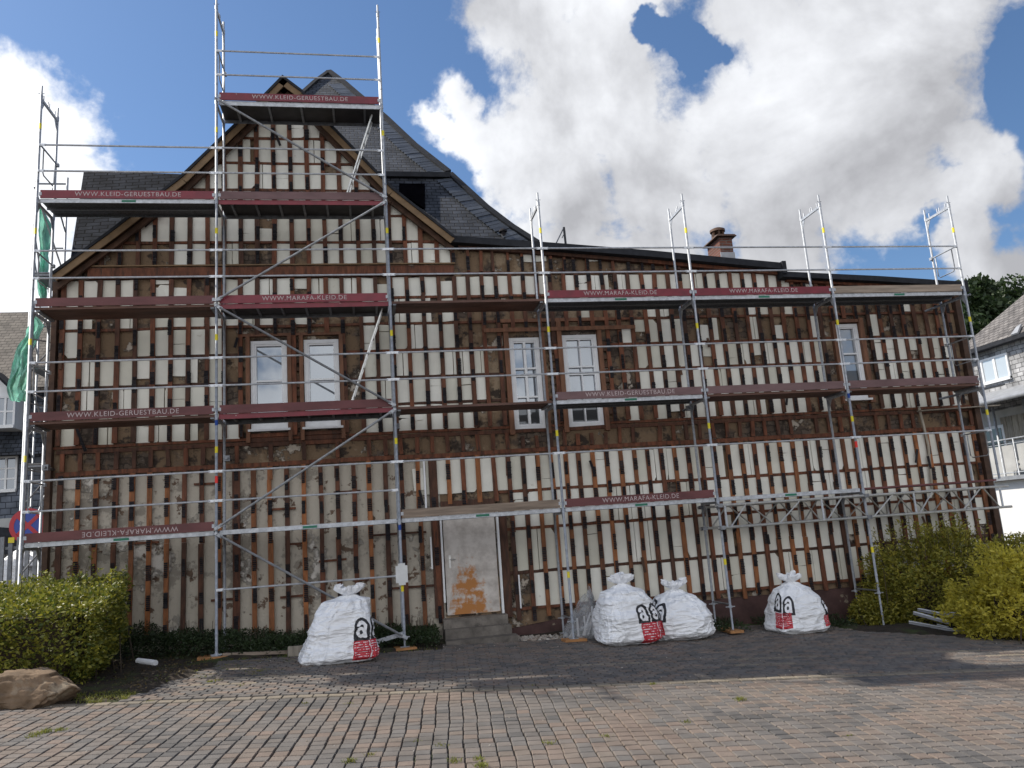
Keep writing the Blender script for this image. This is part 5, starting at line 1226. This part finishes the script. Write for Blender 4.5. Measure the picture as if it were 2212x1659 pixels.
# no-stopping sign
sg=thing('no_stopping_sign','round blue sign with red rim and red cross behind the left scaffold leg','sign',tuple(at(60,1135,2.6)-Vector((0,0,2.4))))
cz=2.4; m_=MB(); n_=40; r0=.33
rot=.0
m_.prism([(r0*math.cos(2*math.pi*k/n_),0,cz+r0*math.sin(2*math.pi*k/n_)) for k in range(n_)],(0,.01,0),0); m_.build('disc',M['signblue'],sg)
m_=MB()
for k in range(n_):
    a,b=2*math.pi*k/n_,2*math.pi*(k+1)/n_; m_.prism([(r_*math.cos(t_),-.006,cz+r_*math.sin(t_)) for r_,t_ in ((.245,a),(.33,a),(.33,b),(.245,b))],(0,.005,0),0)
for an,ly in ((45,-.006),(135,-.0075)):
    a=R(an); d=Vector((math.cos(a),0,math.sin(a))); s_=Vector((-math.sin(a),0,math.cos(a)))*.035; c_=Vector((0,ly,cz)); m_.prism([c_+d*.25+s_,c_-d*.25+s_,c_-d*.25-s_,c_+d*.25-s_],(0,.0045,0),0)
m_.build('red_cross',M['signred'],sg); m_=MB(); m_.tube([(0,.035,0),(0,.035,cz+.36)],.03); m_.build('pole',M['galv'],sg)
# slatted metal fence with sacks behind it
fc=thing('metal_fence','grey metal fence with upright flat bars behind the hedge','fence',(-4.6,2.0,.2))
for k in range(9):
    px=-30+18*k; a=at(px,1160+(k%2)*6,2.0); m_=MB(); m_.box(a.x-.035-fc.location.x,a.x+.035-fc.location.x,-.02,.02,-.2,a.z-.2); m_.build('bar',M['galvd'],fc)
a=at(-40,1185,2.0); b=at(110,1180,2.0); m_=MB(); m_.box(a.x+4.6,b.x+4.6,.025,.05,a.z-.25,a.z-.20); m_.box(a.x+4.6,b.x+4.6,.025,.05,.6,.65); m_.build('crossbar',M['galvd'],fc)
m_=MB(); q=at(25,1168,1.97); m_.box(q.x-.05+4.6,q.x+.05+4.6,-.05,-.03,q.z-.24,q.z-.14); m_.build('yellow_plate',M['ytape'],fc)
for k,(px,py) in enumerate(((15,1222),(48,1208),(82,1205))):
    c=at(px,py,3.4); m_=MB(); P=[]
    for a in range(26):
        row=[]
        for b in range(16):
            th=math.pi*b/15; ph=2*math.pi*a/26; v=Vector((math.sin(th)*math.cos(ph),math.sin(th)*math.sin(ph),math.cos(th))); r_=1+.22*noise.noise(v*3+Vector((k*7,0,0)))+.1*noise.noise(v*8)
            row.append((v.x*.34*r_,v.y*.34*r_,v.z*.62*r_))
        P.append(row)
    m_.grid(P,closed_u=True); o=m_.build('rubble_sack',M['bag']); o.location=(c.x,c.y,c.z-.45); tag(o,['crumpled white sack behind the fence bars, leftmost of three','crumpled white sack behind the fence bars, middle of three','crumpled white sack behind the fence bars, nearest the house'][k],'sack','white sacks behind the fence')

# ------------------------------------------------------------------ right background
XW=24.0
rh=thing('grey_slate_house','pale grey slate clad house with white windows and a hipped roof at the right edge','house',(XW,6,0))
def rg(o): o.parent=rh; o.matrix_parent_inverse=Matrix.Translation((-XW,-6,0)); return o
M['wallG']=slate('pale_grey_wall_slate',(1,2),(.23,.23,.235),(.33,.33,.335),bw=.26,bh=.15,mortar=(.10,.10,.105),rough=.7,bump=1)
M['roofG']=slate('grey_brown_roof_slate',(1,2),(.13,.12,.115),(.19,.175,.165),bw=.22,bh=.14,mortar=(.05,.046,.044),rough=.7,slope=1.2)
eL=atx(2074,772,XW); eR=atx(2212,724,XW); gL=atx(2100,872,XW); gR=atx(2212,824,XW)
yf=-1.0
m_=MB(); m_.face([(XW,yf,4.6),(XW,eL.y,4.6),(XW,eL.y,eL.z+.02),(XW,yf,eR.z+.02)]); m_.face([(XW,eL.y,4.6),(XW+9,eL.y,4.6),(XW+9,eL.y,eL.z),(XW,eL.y,eL.z)]); m_.face([(XW,yf,-1),(XW+9,yf,-1),(XW+9,yf,6.6),(XW,yf,6.6)]); rg(m_.build('wall',M['wallG']))
m_=MB(); ez=eR.z+.02
ra=[(XW-.3,eL.y+.1,ez),(XW-.3,yf-.3,ez),(XW+3.4,yf-.3,ez+3.4),(XW+3.4,eL.y-3.1,ez+3.4)]
m_.prism(ra,(0.05,0,-.10),0); m_.prism([(XW-.3,eL.y+.1,ez-.003),(XW+3.4,eL.y-3.1,ez+3.397),(XW+6,eL.y-3.1,ez+3.4),(XW+9,eL.y+.1,ez)],(0,-.05,-.1),0); rg(m_.build('roof',M['roofG']))
m_=MB(); m_.box(XW-.34,XW-.305,yf-.3,eL.y+.12,ez-.14,ez+.0,0); m_.box(XW-.30,XW-.003,yf-.3,eL.y+.1,ez-.13,ez-.105,0); rg(m_.build('gutter',M['felt']))
# skylight
s0=Vector(ra[0]); nR=Vector((-math.sin(R(45)),0,math.cos(R(45)))); PR=Vector((XW-.3,0,ez)); q=[hit(x,y,PR,nR)+nR*.03 for x,y in [(2187,727),(2202,722),(2210,703),(2200,709)]]
m_=MB(); m_.prism(q,nR*.06,0); rg(m_.build('skylight',M['lead']))
def xwin(px0,px1,pyt,pyb,X,n,parent):
    a=atx(px0,pyt,X); b=atx(px1,pyt,X); c=atx(px0,pyb,X); y1,y0=a.y,b.y; z1=a.z; z0=c.z; f=MB(); t=.07
    f.box(X-.05,X+.02,y0-t,y0,z0-t,z1+t); f.box(X-.05,X+.02,y1,y1+t,z0-t,z1+t); f.box(X-.05,X+.02,y0,y1,z1,z1+t); f.box(X-.09,X+.02,y0-t,y1+t,z0-t*1.5,z0)
    for k in range(1,n): y=y0+(y1-y0)*k/n; f.box(X-.045,X,y-.05,y+.05,z0,z1)
    o=parent(f.build('window',M['white'])); g_=MB(); g_.box(X-.02,X-.01,y0,y1,z0,z1); g_.build('pane',M['glasscu'],o)
xwin(2122,2176,782,828,XW,2,rg); xwin(2084,2094,792,842,XW,1,rg)
m_=MB(); 
a=Vector((XW-.01,gL.y+.6,gL.z)); 
m_.prism([(XW-.02,yf,5.28),(XW-.02,eL.y+.4,5.28),(XW-1.4,eL.y+.4,4.76),(XW-1.4,yf,4.76)],(0,0,-.05),0); rg(m_.build('canopy_roof',M['lead']))
m_=MB(); m_.tube([(XW-1.45,yf,4.74),(XW-1.45,eL.y+.4,4.74)],.07); rg(m_.build('canopy_gutter',M['lead']))
# white wing with balcony
wb=thing('white_building','plain white rendered building with a railed balcony at the right edge','building',(23.5,8,0))
def wp(o): o.parent=wb; o.matrix_parent_inverse=Matrix.Translation((-23.5,-8,0)); return o
zd=2.32
m_=MB(); m_.box(XW-.5,XW+6,-1.0,14,-1.2,zd-.14,0); wp(m_.build('wall',M['sky_white']))
m_=MB(); m_.box(XW-.75,XW+6,-1.2,14.2,zd-.13,zd,0); wp(m_.build('balcony_slab',M['lead']))
m_=MB(); m_.box(XW+.02,XW+.1,-1,eL.y,zd,4.6,0); wp(m_.build('balcony_wall',M['greyren']))
m_=MB()
for k in range(12): m_.box(XW-.02,XW+.015,eL.y-4.3+k*.25,eL.y-4.07+k*.25,zd+1.2,4.34,0)
wp(m_.build('timber_cladding',M['timber']))
m_=MB(); m_.box(XW-.03,XW+.01,eL.y-1.4,eL.y-.4,zd+.8,4.1,0); o=wp(m_.build('balcony_door',M['white'])); g_=MB(); g_.box(XW-.045,XW-.032,eL.y-1.3,eL.y-.5,zd+.9,4.0); g_.build('pane',M['glassdk'],o)
m_=MB(); m_.tube([(XW-.65,-1,zd+1.2),(XW-.65,eL.y+.3,zd+1.2)],.025); m_.tube([(XW-.65,-1,zd+.1),(XW-.65,eL.y+.3,zd+.1)],.02); m_.tube([(XW-.65,-1,zd+1.05),(XW-.65,eL.y+.3,zd+1.05)],.012)
for k in range(10): y=-1+k*1.3+.2; m_.tube([(XW-.65,y,zd-.05),(XW-.65,y,zd+1.2)],.025)
for y in (8.9,7.6): m_.tube([(XW-.65,y,zd),(XW-.65,y,4.7)],.04)
wp(m_.build('railing',M['galv']))
m_=MB()
for k in range(8): y=-1+k*1.3+.27; m_.box(XW-.64,XW-.62,y,y+1.15,zd+.15,zd+1.0,0)
wp(m_.build('railing_panel',M['greyren']))
# low wall with a trailing plant beyond the golden shrub
wl2=thing('garden_wall','low grey balustrade wall behind the golden shrub at the right edge','wall',(17.5,1.5,-.6))
m_=MB(); m_.box(-.9,3,-.1,.1,0,.9,0); m_.build('wall_body',M['concrete'],wl2); m_=MB(); m_.box(-.95,3.05,-.16,.16,.903,.98,0); m_.build('coping',M['greyren'],wl2)
# creeper on it
random.seed(31)
tp=[((17.2+.22*k,1.5,.38),(17.1+.22*k+random.uniform(-.1,.1),1.45,.62+random.uniform(0,.15))) for k in range(9)]+[((17.75,1.5,.4),(17.85,1.45,1.35)),((17.2,1.5,.4),(17.2,1.45,.95))]
m_=MB(); tw=MB(); rt=thing('creeper','thin leafy creeper shoots standing up against the white wall at the right','plant',(17.5,1.5,.38))
for b,t_ in tp:
    b=Vector(b)-rt.location; t_=Vector(t_)-rt.location; tw.tube([b,t_],.006,0,4); d=t_-b
    for q in range(int(d.length/.05)): leaf(m_,b+d*(q*.05/d.length),.09,Vector((random.choice((-1,1))*.7,0,.3)),asp=.5)
m_.build('foliage',M['dkleaf'],rt); tw.build('branches',M['twig'],rt)
# trees behind
def tree(label,c,r,n,size,h):
    root=thing('tree',label,'tree',(c[0],c[1],-1),0,'dark trees on the right'); m_=MB(); loc=Vector((c[0],c[1],-1)); cl=[]
    for _ in range(42):
        v=Vector((random.gauss(0,1),random.gauss(0,1),random.gauss(0,1))).normalized()*random.random()**.4; cl.append((Vector((c[0]+v.x*r[0],c[1]+v.y*r[1],c[2]+v.z*r[2])),random.uniform(.22,.40)*min(r)))
    for _ in range(n):
        cc_,rr_=random.choice(cl); v=Vector((random.gauss(0,1),random.gauss(0,1),random.gauss(0,.8))).normalized()*rr_*random.uniform(.6,1.15); leaf(m_,cc_+v-loc,size,v.normalized(),asp=.7)
    m_.build('crown',M['treelf'],root); tk=MB(); base=Vector((c[0],c[1],-1)); topp=Vector((c[0],c[1],c[2]+r[2]*.4)); tk.tube([base-loc,(base+topp)/2-loc,topp-loc],[.45,.3,.08],0,10)
    for cc_,rr_ in cl[:14]: s_=base+(topp-base)*random.uniform(.45,.9); tk.tube([s_-loc,(s_+cc_)/2-loc+Vector((0,0,-.3)),cc_-loc],[.16,.1,.03],0,6)
    tk.build('trunk',M['twig'],root)
for (px,py,Y,r,n,lb) in ((2118,690,40,(2.6,2.6,3.2),9000,'broad dark tree crown beyond the roofs, nearest the wall corner'),(2165,682,44,(3.0,2.6,2.6),8000,'dark tree crown further right, cut by the slate house roof'),(2095,735,36,(1.6,1.6,2.6),5000,'lower dark tree directly beside the scaffold end'),(2205,672,50,(2.2,2.2,1.6),3500,'distant bluish tree top just above the hipped roof')):
    c=at(px,py,Y); tree(lb,c,r,n,.42,c.z)
